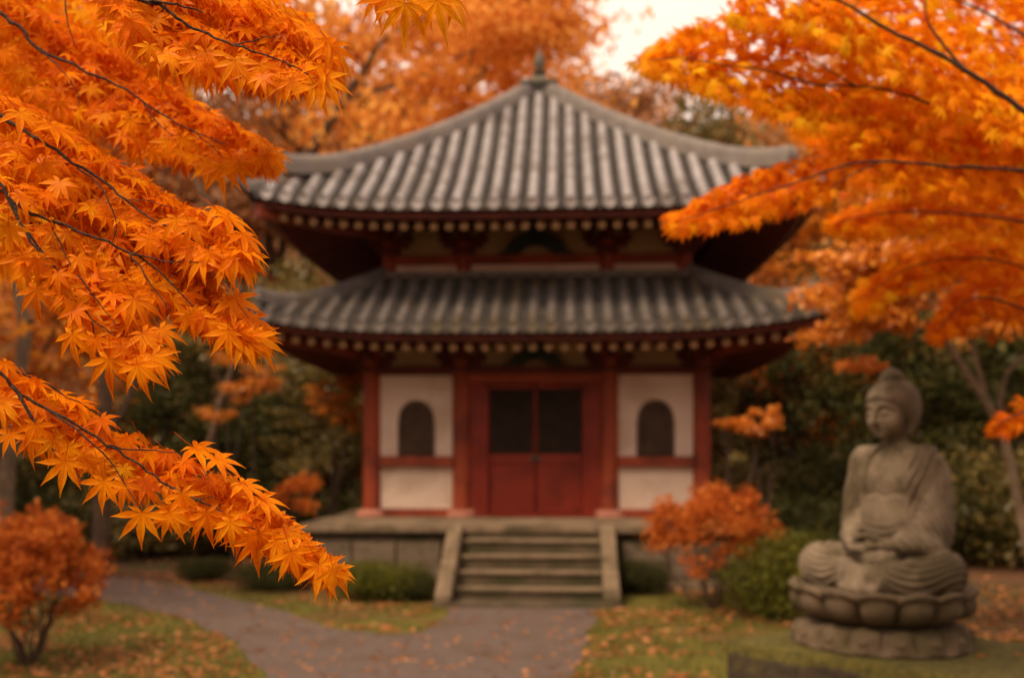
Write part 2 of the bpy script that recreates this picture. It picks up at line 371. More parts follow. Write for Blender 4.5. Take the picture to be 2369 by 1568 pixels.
# bracket cluster
bk = MB()
bk.box(-.19,-.17,-.12,.19,.17,-.02); bk.box(-.15,-.15,-.02,.15,.15,.02); bk.box(-.34,-.09,.0,.34,.09,.10); bk.box(-.42,-.07,.10,.42,.07,.20)
for s in (-1,0,1): bk.box(s*.34-.085,-.095,.20,s*.29+.085,.095,.30)
bk.box(-.54,-.065,.30,.54,.065,.38); bk.box(-.07,-.50,.10,.07,.1,.20); bk.box(-.09,-.56,.20,.09,-.38,.30)
bmesh_b = bk.mesh('bracket', M['red_dark'], bevel=.025)
frog = MB(); outl = []
for a in range(0,13):
    t = a/12; outl.append((-.46+.92*t, .04+.30*(math.sin(PI*t)**.6) + (.05 if .35<t<.65 else 0)))
inn = [(.24-.48*t, .0+.12*math.sin(PI*t)**.8) for t in [k/10 for k in range(11)]]
frog.prism([(-.56,0)]+outl+[(.56,0),(.30,0)]+inn+[(-.30,0)], -.06, .05)
frog.box(-.12,-.08,.36,.12,.07,.46); frog_me = frog.mesh('frog_leg_strut', M['green_black'])
for x in PX:
    o = link('bracket', bmesh_b, temple); o.location = (x,-BW,3.42); o.scale = (1,1,.9)
o = link('frog_leg_strut', frog_me, temple); o.location = (0,-BW-.06,3.42); o.scale = (1,1,.8)
for x in UX:
    o = link('bracket', bmesh_b, temple); o.location = (x,-UW,5.42)
o = link('frog_leg_strut', frog_me, temple); o.location = (0,-UW-.07,5.32); o.scale = (1.15,1,1.1)
def beam(x0,x1,z0,z1,y,d=.09,m='red',nm='beam'):
    mb = MB(); mb.box(x0,y-d,z0,x1,y+d,z1); return mb.build(nm, M[m], temple, bevel=.012)
def wallp(x0,x1,z0,z1,y,nm='wall_panel',m='plaster'):
    mb = MB(); mb.box(x0,y-.03,z0,x1,y+.03,z1); return mb.build(nm, M[m], temple)
F_ = -BW
# tie beams across the top and cornice frieze
for i in range(3):
    beam(PX[i]+.13, PX[i+1]-.13, 3.27 if i!=1 else 3.29, 3.42, F_-.012, .10, 'red_dark', 'head_beam')
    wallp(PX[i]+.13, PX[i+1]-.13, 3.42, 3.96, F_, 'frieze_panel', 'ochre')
beam(-BW-.3, BW+.3, 3.81, 3.93, F_-.04, .08, 'red_dark','eave_purlin')
for (a,b) in ((PX[0],PX[1]),(PX[2],PX[3])):
    beam(a+.13,b-.13,1.755,1.93,F_-.03,.10,'red','sill_beam')
    beam(a+.13,b-.13,P,1.06,F_-.02,.10,'red','base_beam')
    wallp(a+.13,b-.13,1.06,1.755,F_+.015,'lower_wall_panel')
    # arched window wall
    cx = (a+b)/2; r = .315; zs = 1.93; zt = 2.86; x0, x1 = a+.13, b-.13; mb = MB(); Y0, Y1 = F_-.02, F_+.06
    def topz(x):
        u = abs(x-cx)/r; return zt-.40*(1-math.sqrt(max(0,1-min(u,1)**2.3)))
    xs = [cx-r+2*r*k/24 for k in range(25)]
    mb.box(x0,Y0,zs,cx-r-.03,Y1,3.27); mb.box(cx+r+.03,Y0,zs,x1,Y1,3.27)
    lx = lambda s_: [(cx+s_*(r+.03),zs),(cx+s_*(r+.03),3.27),(cx+s_*r,3.27),(cx+s_*(r-.0),topz(cx+s_*r)),(cx+s_*(r+.0),zs)]
    for s_ in (-1,1): mb.prism(lx(s_), Y0, Y1)
    for k in range(24):
        mb.prism([(xs[k],topz(xs[k])),(xs[k+1],topz(xs[k+1])),(xs[k+1],3.27),(xs[k],3.27)], Y0, Y1)
    mb.build('window_wall', M['plaster'], temple)
    wn = MB(); pts = [(cx-r+.005,zs)]+[(min(max(x,cx-r+.005),cx+r-.005),topz(x)) for x in xs]+[(cx+r-.005,zs)]
    ring = [];
    for (x,z) in pts:
        dx = (cx-x); dz = (2.42-z); l = math.hypot(dx,dz) or 1; ring.append((x+dx/l*.045, z+dz/l*.045 if z>zs+.01 else z))
    vs = [(x,Y0-.015,z) for x,z in pts]+[(x,Y0-.015,z) for x,z in ring]+[(x,Y0+.05,z) for x,z in pts]+[(x,Y0+.05,z) for x,z in ring]; n = len(pts)
    wn.add(vs, [(i,i+1,n+i+1,n+i) for i in range(n-1)]+[(n+i,n+i+1,3*n+i+1,3*n+i) for i in range(n-1)]+[(i,i+1,2*n+i+1,2*n+i) for i in range(n-1)])
    wo_ = wn.build('window', M['lattice'], temple)
    g = MB()
    for k in range(-5,6):
        x = cx+k*.052; g.box(x-.011,F_+.012,zs,x+.011,F_+.03,topz(x)-.01)
    for k in range(1,9):
        z = zs+k*.1; hwid = r-.03 if z<2.5 else r*math.sqrt(max(.05,1-((z-2.46)/.42)**2))-.03
        g.box(cx-hwid,F_+.03,z-.009,cx+hwid,F_+.042,z+.009)
    g.build('lattice', M['lattice'], wo_)
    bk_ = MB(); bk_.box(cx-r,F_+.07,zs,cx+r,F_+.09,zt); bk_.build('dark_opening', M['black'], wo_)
# side and back walls (seen from a step aside)
mb = MB()
for q in (1,2,3):
    R = Matrix.Rotation(q*PI/2,4,'Z'); mb.box(-BW,-BW-.03,P,BW,-BW+.03,3.96,0,R)
mb.build('side_wall', M['plaster'], temple)
mb = MB()
for q in (1,2,3):
    R = Matrix.Rotation(q*PI/2,4,'Z')
    for z0,z1 in ((P,1.06),(1.755,1.93),(3.27,3.42)): mb.box(-BW+.1,-BW-.10,z0,BW-.1,-BW+.10,z1,0,R)
mb.build('side_beam', M['red'], temple)
# door bay
a, b = PX[1]+.13, PX[2]-.13
beam(a,b,3.14,3.29,F_-.02,.10,'red','lintel')
beam(a,b,P,P+.055,F_-.03,.12,'door','threshold')
for x0,x1 in ((a,-.79),(.79,b)):
    mb = MB(); mb.box(x0,F_-.02,P+.05,x1,F_+.08,3.14)
    s_ = 1 if x0>0 else -1; e = .79*s_; mb.box(min(e,e+s_*.09),F_-.05,P+.05,max(e,e+s_*.09),F_-.02,3.14); mb.build('door_jamb', M['door'], temple, bevel=.006)
for s_ in (-1,1):
    D = F_+.05; mb = MB(); X = sorted((s_*.01,s_*.785)); x0,x1 = X; z0,z1 = P+.06,3.135; st_ = .026
    mb.box(x0,D-.03,z0,x0+st_,D+.03,z1); mb.box(x1-st_,D-.03,z0,x1,D+.03,z1)
    for za,zb in ((z0,z0+.10),(1.80,1.97),(z1-.09,z1)): mb.box(x0+st_,D-.027,za,x1-st_,D+.027,zb)
    xm = (x0+x1)/2
    dr = mb.build('door_leaf', M['door'], temple, bevel=.006)
    q = MB(); q.box(x0+st_,D-.004,z0+.10,x1-st_,D+.01,1.80); q.build('door_panel', M['door'], dr)
    g = MB()
    for k in range(1,12):
        x = x0+st_+(x1-x0-2*st_)*k/12; g.box(x-.010,D-.012,1.97,x+.010,D,z1-.09)
    for k in range(1,20):
        z = 1.97+(z1-.09-1.97)*k/20; g.box(x0+st_,D,z-.009,x1-st_,D+.010,z+.009)
    g.build('lattice', M['lattice_shaded'], dr)
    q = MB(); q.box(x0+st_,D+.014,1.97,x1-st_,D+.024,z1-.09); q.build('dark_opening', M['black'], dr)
    hd = MB(); hd.lathe([(.028,-.014),(.036,-.008),(.036,0)],16,(s_*.048,D-.03,1.90),axis='y')
    hd.tube([(s_*.048+.032*math.cos(t),D-.055,1.865+.032*math.sin(t)) for t in [2*PI*k/14 for k in range(15)]], .006, 6)
    hd.build('door_handle', M['bronze'], dr, smooth=True)
# ---- upper floor
for x in UX: pillar(x,-UW,LT-.1,5.55,.125,False)
for sx in (-1,1):
    for y in (-1.2,1.2,UW): pillar(sx*UW,y,LT-.1,5.55,.125,False)
for i in range(3):
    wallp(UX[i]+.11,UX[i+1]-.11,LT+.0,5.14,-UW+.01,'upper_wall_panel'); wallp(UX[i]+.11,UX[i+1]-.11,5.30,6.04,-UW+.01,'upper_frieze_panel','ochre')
    beam(UX[i]+.11,UX[i+1]-.11,5.14,5.30,-UW-.01,.09,'red','upper_beam')
beam(-UW-.3,UW+.3,5.82,5.94,-UW-.04,.08,'red_dark','eave_purlin')
mb = MB()
for q in (1,2,3):
    R = Matrix.Rotation(q*PI/2,4,'Z'); mb.box(-UW,-UW-.03,LT-.1,UW,-UW+.03,6.04,0,R)
mb.build('upper_side_wall', M['plaster'], temple)
mb = MB()
for q in (1,2,3):
    R = Matrix.Rotation(q*PI/2,4,'Z'); mb.box(-UW+.1,-UW-.09,5.14,UW-.1,-UW+.09,5.30,0,R)
mb.build('upper_side_beam', M['red'], temple)
M['stone_mid'] = surf('block_granite', (.10,.075,.05), (.18,.135,.095), 4, .9, .6, 40, (.07,.058,.03), 1.5)
# ---- stone platform
plat = empty('stone_platform', BC, BR, label='raised granite platform with wide front steps under the temple hall', cat='platform')
PW, PF = 3.45, -4.8
mb = MB(); mb.box(-PW,PF,P-.11,PW,3.4,P); mb.build('coping_slab', M['stone'], plat, bevel=.02)
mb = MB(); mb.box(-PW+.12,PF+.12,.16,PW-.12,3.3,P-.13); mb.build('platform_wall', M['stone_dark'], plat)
mb = MB(); mb.box(-PW-.02,PF-.02,-.05,PW+.02,3.42,.16); mb.build('plinth', M['stone'], plat, bevel=.02)
for s_ in (-1,1):
    k = 1.32
    while k < PW-.1:
        pass
        if k+.62 < PW: 
            mb = MB(); mb.box(s_*(k+.33)-.32,PF+.07,.165,s_*(k+.33)+.32,PF+.123,P-.24); mb.build('wall_block', M['stone_mid'], plat, bevel=.015)
        k += .66
for k in range(1,5):
    h = P*(5-k)/5; y0 = PF-.32*k; mb = MB(); mb.box(-.985,y0,h-.035,.985,y0+.34,h-.0)
    s = mb.build('step', M['stone'], plat, bevel=.012)
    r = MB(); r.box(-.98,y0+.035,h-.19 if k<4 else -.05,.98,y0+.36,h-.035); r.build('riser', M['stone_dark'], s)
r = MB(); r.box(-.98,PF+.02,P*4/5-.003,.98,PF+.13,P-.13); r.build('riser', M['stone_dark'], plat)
mb = MB(); mb.box(-1.25,PF-1.66,-.05,1.25,PF-1.27,.045); mb.build('foot_slab', M['stone_dark'], plat, bevel=.02)
for s_ in (-1,1):
    mb = MB(); x0,x1 = sorted((s_*.985,s_*1.195)); y0 = PF-.005
    mb.prism([(y0,-.05),(y0,P+.012),(y0-.14,P+.012),(PF-1.55,.20),(PF-1.62,.13),(PF-1.62,-.05)], x0, x1, axis='x')
    mb.build('cheek_stone', M['stone'], plat, bevel=.015)
# ================================================================== SEATED STATUE (signed distance field -> surface nets)
def surface_nets(f, o, h):
    nx,ny,nz = f.shape; s = f < 0
    acc = np.zeros((nx-1,ny-1,nz-1,3), np.float32); cnt = np.zeros((nx-1,ny-1,nz-1), np.float32)
    offs = [(i,j,k) for i in (0,1) for j in (0,1) for k in (0,1)]
    def sl(a, c): return a[c[0]:nx-1+c[0], c[1]:ny-1+c[1], c[2]:nz-1+c[2]]
    for c in offs:
        for ax in range(3):
            if c[ax]: continue
            d = list(c); d[ax] = 1; a, b = sl(f,c), sl(f,d); x = sl(s,c) != sl(s,d)
            t = np.where(x, a/np.where(x, a-b, 1), 0)
            for q in range(3): acc[...,q] += np.where(x, (t if q==ax else c[q]), 0)
            cnt += x
    act = cnt > 0; idx = -np.ones(act.shape, np.int64); idx[act] = np.arange(act.sum())
    ii = np.argwhere(act); V = (ii+acc[act]/cnt[act][:,None])*h+np.array(o)
    Q = []
    for ax in range(3):
        b, c = (ax+1)%3, (ax+2)%3
        lo = [slice(1,-1)]*3; lo[ax] = slice(0,-1); hi = list(lo); hi[ax] = slice(1,None)
        e = s[tuple(lo)] != s[tuple(hi)]; p = np.argwhere(e); base = p+1; base[:,ax] = p[:,ax]
        flip = s[tuple(lo)][e]
        def g(db,dc):
            q = base.copy(); q[:,b] += db; q[:,c] += dc; return idx[q[:,0],q[:,1],q[:,2]]
        quad = np.stack([g(-1,-1),g(0,-1),g(0,0),g(-1,0)],1); quad[~flip] = quad[~flip][:,::-1]; Q.append(quad)
    Q = np.concatenate(Q); Q = Q[(Q>=0).all(1)]; return V, Q
hB = .0085; o3 = (-.74,-.66,-.03); dims = (int(1.48/hB), int(1.04/hB), int(1.50/hB))
gx,gy,gz = np.meshgrid(*[np.float32(o3[i])+np.arange(dims[i], dtype=np.float32)*np.float32(hB) for i in range(3)], indexing='ij')
def rcone(a,b,r1,r2,X=None):
    x,y,z = X or (gx,gy,gz); a = np.array(a,np.float32); b = np.array(b,np.float32); d = b-a; L = float(d@d)
    t = np.clip(((x-a[0])*d[0]+(y-a[1])*d[1]+(z-a[2])*d[2])/L,0,1)
    return np.sqrt((x-a[0]-t*d[0])**2+(y-a[1]-t*d[1])**2+(z-a[2]-t*d[2])**2)-(r1+(r2-r1)*t)
def ell(c,r,X=None,ry=0,rz=0,rx=0):
    x,y,z = X or (gx,gy,gz); x = x-c[0]; y = y-c[1]; z = z-c[2]
    if rz: x,y = x*math.cos(rz)+y*math.sin(rz), -x*math.sin(rz)+y*math.cos(rz)
    if ry: x,z = x*math.cos(ry)+z*math.sin(ry), -x*math.sin(ry)+z*math.cos(ry)
    if rx: y,z = y*math.cos(rx)+z*math.sin(rx), -y*math.sin(rx)+z*math.cos(rx)
    k = np.sqrt((x/r[0])**2+(y/r[1])**2+(z/r[2])**2); k2 = np.sqrt((x/r[0]**2)**2+(y/r[1]**2)**2+(z/r[2]**2)**2)
    return k*(k-1)/np.maximum(k2,1e-6)
def smin(a,b,k): h = np.clip(.5+.5*(b-a)/k,0,1); return b+(a-b)*h-k*h*(1-h)
def smax(a,b,k): return -smin(-a,-b,k)
def sst(x,a,b): t = np.clip((x-a)/(b-a),0,1); return t*t*(3-2*t)
def fold(p): return (1-np.abs(np.sin(p)))**1.3          # sharp ridges
# legs and lap
legs = ell((0,.02,.14),(.35,.25,.17))
for s_ in (-1,1):
    legs = smin(legs, rcone((s_*.14,0,.14),(s_*.47,-.22,.135),.155,.128), .05)
    legs = smin(legs, rcone((s_*.47,-.25,.12),(s_*.06,-.43,.085),.125,.085), .04)
legs = smin(legs, ell((0,-.38,.05),(.22,.13,.075)), .05)
legs = smin(legs, ell((0,-.50,.02),(.15,.10,.045)), .04)
r1 = gz-1.7*(np.abs(gx)-.33)**2+.25*gy
m = sst(np.abs(gx),.14,.24)*sst(.34-gz,0,.08)
legs -= .020*m*fold((r1+.006*np.sin(9*gx))*PI/.044)
mc = sst(.22-np.abs(gx),0,.08)*sst(-gy,.30,.36)
legs -= .018*mc*fold(np.arctan2(gx, gz+.25)*9+gy*8)
# torso
tor = ell((0,.02,.36),(.235,.165,.33)); tor = smin(tor, ell((0,-.0,.66),(.265,.155,.20)), .07)
tor = smin(tor, rcone((-.22,.03,.80),(.22,.03,.80),.105,.105), .08)
tor = smin(tor, rcone((0,.02,.84),(0,-.02,1.02),.10,.078), .05)
for s_ in (-1,1): tor = smin(tor, ell((s_*.105,-.095,.69),(.10,.055,.075)), .03)          # chest
tor = smin(tor, ell((0,-.085,.44),(.17,.10,.16)), .06)
ax_ = np.abs(gx)
xl = np.where(gx<0, .135+.02*sst(.9-gz,0,.4), .115+.03*sst(.9-gz,0,.4))-.07*sst(gz,.82,.93)
front = sst(.04-gy,0,.06)
robe = sst(ax_-xl,-.006,.014)*sst(gz,.22,.30)*sst(.95-gz,0,.05)*front
tor -= .028*robe
band = gz-(.605-.045*np.cos(gx*PI/.16)**2*.4)                           # edge of the inner garment
tor -= .010*sst(-band,-.003,.009)*(1-sst(ax_-xl,-.01,.01))*front*sst(gz,.25,.3)
tor += .008*np.exp(-(band/.010)**2)*front*(1-sst(ax_-xl,-.01,.01))
U = gz-1.5*(gx+.02)**2
tor -= .010*fold(U*PI/.050)*sst(.47-gz,0,.08)*front*sst(xl+.02-ax_,0,.05)
tor -= .018*fold((gx+.10*np.sin(gz*5))*PI/.052)*sst(gx-xl,.01,.05)*front
# arms under the robe
arms = None
for s_ in (-1,1):
    a = rcone((s_*.25,.02,.765),(s_*.30,0,.42),.104,.088); a = smin(a, rcone((s_*.305,-.02,.40),(s_*.20,-.27,.315),.084,.060), .05)
    if s_ > 0:
        a = smin(a, ell((.295,-.06,.36),(.11,.17,.20)), .06); a = smin(a, ell((.26,-.20,.29),(.17,.16,.075)), .05)
        a = smin(a, ell((.325,.02,.50),(.08,.12,.30)), .05)
    else:
        a = smin(a, ell((-.31,.02,.56),(.075,.11,.24), ry=-.12), .04)
    arms = a if arms is None else np.minimum(arms, a)
ph = gy*.95+ax_*.75-1.1*(np.clip(.75-gz,0,1))**2
arms -= .015*fold(ph*PI/.070)*sst(gz,.24,.32)*sst(.72-gz,0,.18)*np.where(gx>0,1,.75)
arms -= .009*fold((ax_*1.2+gy*.5)*PI/.06)*sst(gz,.50,.62)*sst(.86-gz,0,.08)*np.where(gx>0,1,.55)
body = smin(tor, arms, .035); body = smin(body, legs, .035)
# wrists, palms, five fingers on each hand, thumb tips touching
hand = None
def addh(d, k=.012):
    global hand
    hand = d if hand is None else smin(hand, d, k)
for s_ in (-1,1):
    addh(rcone((s_*.24,-.25,.325),(s_*.135,-.375,.285),.052,.034))
    zz = .262 if s_<0 else .285; yy = -.40
    addh(ell((s_*.085,yy,zz),(.065,.048,.022)))
    for k,(ln,dy) in enumerate(((.105,-.042),(.125,-.018),(.118,.006),(.095,.028))):
        b0 = (s_*.05, yy+dy, zz); b1 = (s_*(.05-ln*.5), yy+dy-.004, zz-.006); b2 = (s_*(.05-ln), yy+dy, zz+.004)
        addh(rcone(b0,b1,.0135,.0125),.005); addh(rcone(b1,b2,.0125,.0105),.005)
    addh(rcone((s_*.115,yy+.01,zz+.015),(s_*.075,yy-.01,.338),.021,.016)); addh(rcone((s_*.075,yy-.01,.338),(s_*.008,yy-.012,.352),.016,.0115))
body = smin(body, hand, .012)
# head, turned and bowed a little
hc = np.array((0,-.035,1.13)); ca,sa = math.cos(rad(-14)),math.sin(rad(-14)); cb,sb = math.cos(rad(6)),math.sin(rad(6))
X0,Y0_,Z0 = gx-hc[0],gy-hc[1],gz-hc[2]
X1 = X0*ca+Y0_*sa; Y1 = -X0*sa+Y0_*ca; 
Y2 = Y1*cb-Z0*sb*(-1); Z2 = -Y1*sb*1+Z0*cb
# bow forward: the face (-y) tips down
HX = (X1*.86,Y2*.88,Z2); hx,hy,hz = HX
head = ell((0,.01,.05),(.138,.158,.150),HX)
head = smin(head, ell((0,-.035,-.045),(.120,.118,.122),HX), .04)
head = smin(head, rcone((0,-.105,-.128),(0,-.105,-.125),.036,.036,HX), .03)
for s_ in (-1,1): head = smin(head, ell((s_*.058,-.085,-.045),(.052,.055,.062),HX), .03)
for s_ in (-1,1):
    head = smax(head, -ell((s_*.052,-.170,.010),(.042,.030,.021),HX), .018)                      # eye hollow
    head = smin(head, ell((s_*.052,-.128,.002),(.036,.030,.022),HX), .005)                        # heavy closed lid
    for k in range(6):                                                                          # brow arcs
        t0,t1 = k/6,(k+1)/6; q = lambda t: (s_*(.016+.085*t), -.158+.045*t*t, .030+.030*math.sin(PI*min(t*.9+.08,1)))
        head = smin(head, rcone(q(t0),q(t1),.008,.008,HX), .010)
    sl_z = .000-.010*(1-((hx*s_-.052)/.036)**2); head += .008*np.exp(-((hz-sl_z)/.0055)**2)*sst(.034-np.abs(hx*s_-.052),0,.008)*sst(-hy,.06,.10)
head = smin(head, rcone((0,-.152,.035),(0,-.194,-.045),.012,.021,HX), .012)
for s_ in (-1,1): head = smin(head, ell((s_*.017,-.168,-.048),(.014,.017,.012),HX), .008)
head = smin(head, ell((0,-.150,-.082),(.034,.016,.0085),HX), .006); head = smin(head, ell((0,-.146,-.098),(.027,.016,.009),HX), .005)
head += .007*np.exp(-((hz+.0895-.010*(hx/.035)**2)/.005)**2)*sst(.042-np.abs(hx),0,.01)*sst(-hy,.08,.12)
head += .006*np.exp(-((hz+.114)/.009)**2)*sst(.035-np.abs(hx),0,.02)*sst(-hy,.08,.12)
# hair cap with rows of curls, and the pointed crown
hair = ell((0,.012,.060),(.150,.170,.160),HX); hair = smin(hair, ell((0,.05,-.02),(.126,.125,.14),HX), .03)
line = .104-.035*(hx/.13)**2-.0*hy; cut = line-hz; side = np.where(hy>-.02, -.12-hz, cut)
side = (line-(sst(hy,-.09,.0))*.24)-hz
hair = smax(hair, side, .008)
hair = smin(hair, ell((0,.010,.212),(.072,.076,.062),HX), .012); hair = smin(hair, ell((0,.008,.272),(.022,.024,.022),HX), .012)
hair -= .008*np.abs(np.sin(np.arctan2(hx,-hy)*15))*np.abs(np.sin(hz*PI/.026))
head = smin(head, hair, .004)
for s_ in (-1,1):
    e = ell((s_*.143,.005,-.015),(.017,.036,.062),HX); e = smin(e, ell((s_*.138,-.004,-.105),(.014,.022,.062),HX), .015)
    e = smax(e, -ell((s_*.163,-.002,-.010),(.012,.018,.038),HX), .008); head = smin(head, e, .006)
body = smin(body, head, .022)
body = np.maximum(body, -.004-gz)
V, Q = surface_nets(body, o3, hB)
ST = Vector((2.50, 6.5, 1.128))
statue = empty('buddha_statue', (2.50,6.5,.78), rad(-48), label='weathered stone statue of a cross-legged meditating figure on a lotus pedestal', cat='statue'); statue.scale = (.9,.9,1)
fig = link('seated_figure', np_mesh('seated_figure', V, Q, M['buddha'], smooth=True), statue); fig.location = (0,0,.348)
sm_ = fig.modifiers.new('smooth','SMOOTH'); sm_.factor = .5; sm_.iterations = 2
del gx,gy,gz,body,tor,arms,legs,head,hair,hand,hx,hy,hz,HX,X0,Y0_,Z0,X1,Y1,Y2,Z2,r1,m,mc,ph,U,front,robe,band,xl,ax_
# lotus pedestal: centre a little forward of the figure
def ring(prof, npet, name, mtl, parent, c, phase=0):
    """prof: list of (radius, z, bulge, scallop) from bottom to top"""
    n = npet*20; vs = []
    for (r,z,b,sc_) in prof:
        for k in range(n):
            a = 2*PI*k/n+phase; u = (k%20)/20; s = math.sin(PI*u); bul = s**.55
            rr = r+b*(bul-.55); zz = z+sc_*(s**.7-.5)
            vs.append((rr*math.cos(a), rr*math.sin(a), zz))
    m_ = MB(); m_.add(vs, [(i*n+k, i*n+(k+1)%n, (i+1)*n+(k+1)%n, (i+1)*n+k) for i in range(len(prof)-1) for k in range(n)])
    m_.add([(0,0,prof[-1][1]),(0,0,prof[0][1])], []); b0 = len(m_.v)-2
    m_.f += [((len(prof)-1)*n+k, (len(prof)-1)*n+(k+1)%n, b0) for k in range(n)]+[((k+1)%n, k, b0+1) for k in range(n)]; m_.m += [0]*(2*n)
    o = m_.build(name, mtl, parent, smooth=True, loc=c); return o
LC = (0,-.205,0)
ring([(.42,.160,0,0),(.47,.18,.05,0),(.535,.21,.10,0),(.575,.25,.115,.0),(.590,.29,.10,.01),(.590,.322,.07,.03),(.618,.338,.06,.045),(.625,.360,.045,.04),(.59,.372,.02,.03),(.56,.350,.0,.0),(.50,.350,0,0),(.2,.350,0,0)], 14, 'lotus_seat', M['lotus'], statue, LC)
ring([(.60,-.004,0,0),(.615,.016,.0,0),(.60,.03,.05,-.018),(.585,.06,.075,-.016),(.56,.10,.08,0),(.53,.135,.05,0),(.47,.155,.01,0),(.40,.163,0,0)], 16, 'lotus_base', M['lotus'], statue, LC, .1)
mb = MB()
for k in range(16):        # round bosses on the lower petals
    a = 2*PI*(k+.5)/16+.1; r = .600; c = Vector((r*math.cos(a), r*math.sin(a)+LC[1], .082)); 
    vs = []; nn = 10
    tx = Vector((-math.sin(a), math.cos(a), 0)); up = Vector((-.3*math.cos(a),-.3*math.sin(a),.95)); od = tx.cross(up)
    if od.dot(Vector((math.cos(a),math.sin(a),0)))<0: od = -od
    for rr,hh in ((.040,0),(.036,.010),(.022,.018),(.001,.021)):
        for j in range(nn): t = 2*PI*j/nn; vs.append(c+tx*(rr*math.cos(t))+up*(rr*math.sin(t)*.8)+od*hh)
    mb = MB(); mb.add(vs, [(i*nn+j,i*nn+(j+1)%nn,(i+1)*nn+(j+1)%nn,(i+1)*nn+j) for i in range(3) for j in range(nn)]); mb.build('petal_boss', M['lotus'], statue, smooth=True)
# mossy block under it
bm = bmesh.new(); bmesh.ops.create_cube(bm, size=1); bmesh.ops.subdivide_edges(bm, edges=bm.edges, cuts=28, use_grid_fill=True)
from mathutils import noise as mn
for v in bm.verts:
    p = v.co; q = Vector((p.x*1.85, p.y*1.37, p.z*.80)); k = max(abs(p.x),abs(p.y)); e = max(0,k-.44)/.06
    nrm = Vector((p.x,p.y,0)).normalized() if p.length else Vector()
    d = mn.fractal(q*2.2+Vector((3,1,7)),.8,2.0,4)
    q += nrm*(d*.03-.02*max(0,p.z-.40)/.1)*min(1,max(0,(k-.40)/.08))
    q.z += (d*.010 - .022*min(e,1)**2)*min(1,max(0,(p.z-.35)/.1))
    if p.x>.38 or p.y<-.42: q.z -= .0
    v.co = q
me = bpy.data.meshes.new('mossy_block'); bm.to_mesh(me); bm.free(); me.materials.append(M['moss'])
for f in me.polygons: f.use_smooth = True
blk = link('stone_block', me, None, label='rough mossy stone block carrying the seated statue', cat='stone block'); blk.location = (2.545,6.255,.383); blk.rotation_euler = (0,0,rad(-48))
# ================================================================== GROUND
def zg(x, y):
    s = max(0, y-24.5+ .04*abs(x)); z = .62*s-(.62*6*(1-math.exp(-s/6)))*.8
    return z+ (0 if s==0 else .5*mn.noise(Vector((x*.12,y*.12,0)))*min(1,s/4))
bm = bmesh.new(); X = 70; ny = 70; nx = 60; grid = []
for j in range(ny+1):
    y = -40+ (24+40)*(j/25) if j<=25 else 24+ (j-25)*1.0*1.0
    for i in range(nx+1): x = -X+2*X*i/nx; grid.append(bm.verts.new((x,y,zg(x,y) if y>24 else 0)))
n = nx+1; gf = []; hf = []
for j in range(ny):
    for i in range(nx): bm.faces.new((grid[j*n+i],grid[j*n+i+1],grid[(j+1)*n+i+1],grid[(j+1)*n+i])).smooth = True
me = bpy.data.meshes.new('ground'); bm.to_mesh(me); bm.free(); me.materials.append(M['litter']); link('ground', me, kind='structure')
rnd = random.Random(4)
def sheet(name, px, z, m, raw=False, wob=.05):
    pts = [p if raw else gnd(*p) for p in px]; out = []
    for i in range(len(pts)):
        a, b = Vector(pts[i]), Vector(pts[(i+1)%len(pts)]); k = max(1,int((b-a).length/.25))
        for q in range(k):
            p = a.lerp(b, q/k); out.append((p.x+rnd.uniform(-wob,wob), p.y+rnd.uniform(-wob,wob)))
    bm = bmesh.new(); f = bm.faces.new([bm.verts.new((x,y,z)) for x,y in out]); bmesh.ops.triangulate(bm, faces=[f]); bmesh.ops.recalc_face_normals(bm, faces=bm.faces)
    for f in bm.faces:
        if f.normal.z < 0: f.normal_flip()
    me = bpy.data.meshes.new(name); bm.to_mesh(me); bm.free(); me.materials.append(m); link(name, me, kind='structure'); return out
pathpx = [(1385,1404),(1372,1440),(1348,1500),(1320,1568),(1290,1800),(1250,2600),(760,2600),(700,1800),(620,1568),(560,1500),(450,1440),(300,1400),(150,1378),(-250,1362),(-250,1330),(120,1330),(230,1334),(320,1340),(400,1352),(480,1374),(620,1404),(760,1450),(870,1470),(980,1462),(1028,1435),(1040,1405)]
pathpoly = sheet('path', pathpx, .010, M['path'])
lawnpoly = sheet('lawn', [(-9.5,2.0),(3.3,2.0),(3.5,6),(3.3,9),(3.9,11.5),(3.4,14.0),(2,14.3),(-3,14.3),(-6,15.5),(-9.5,15.2)], .005, M['lawn'], raw=True)
def inside(poly, x, y):
    c = False; j = len(poly)-1
    for i in range(len(poly)):
        xi,yi = poly[i]; xj,yj = poly[j]
        if (yi>y)!=(yj>y) and x < (xj-xi)*(y-yi)/(yj-yi)+xi: c = not c
        j = i
    return c
def blocked(x, y): return (abs(x-.28)<1.35 and 12.6<y<14.6) or (y>14.2 and abs(x-.5)<3.8) or (abs(x-2.4)<.95 and abs(y-6.4)<.9)
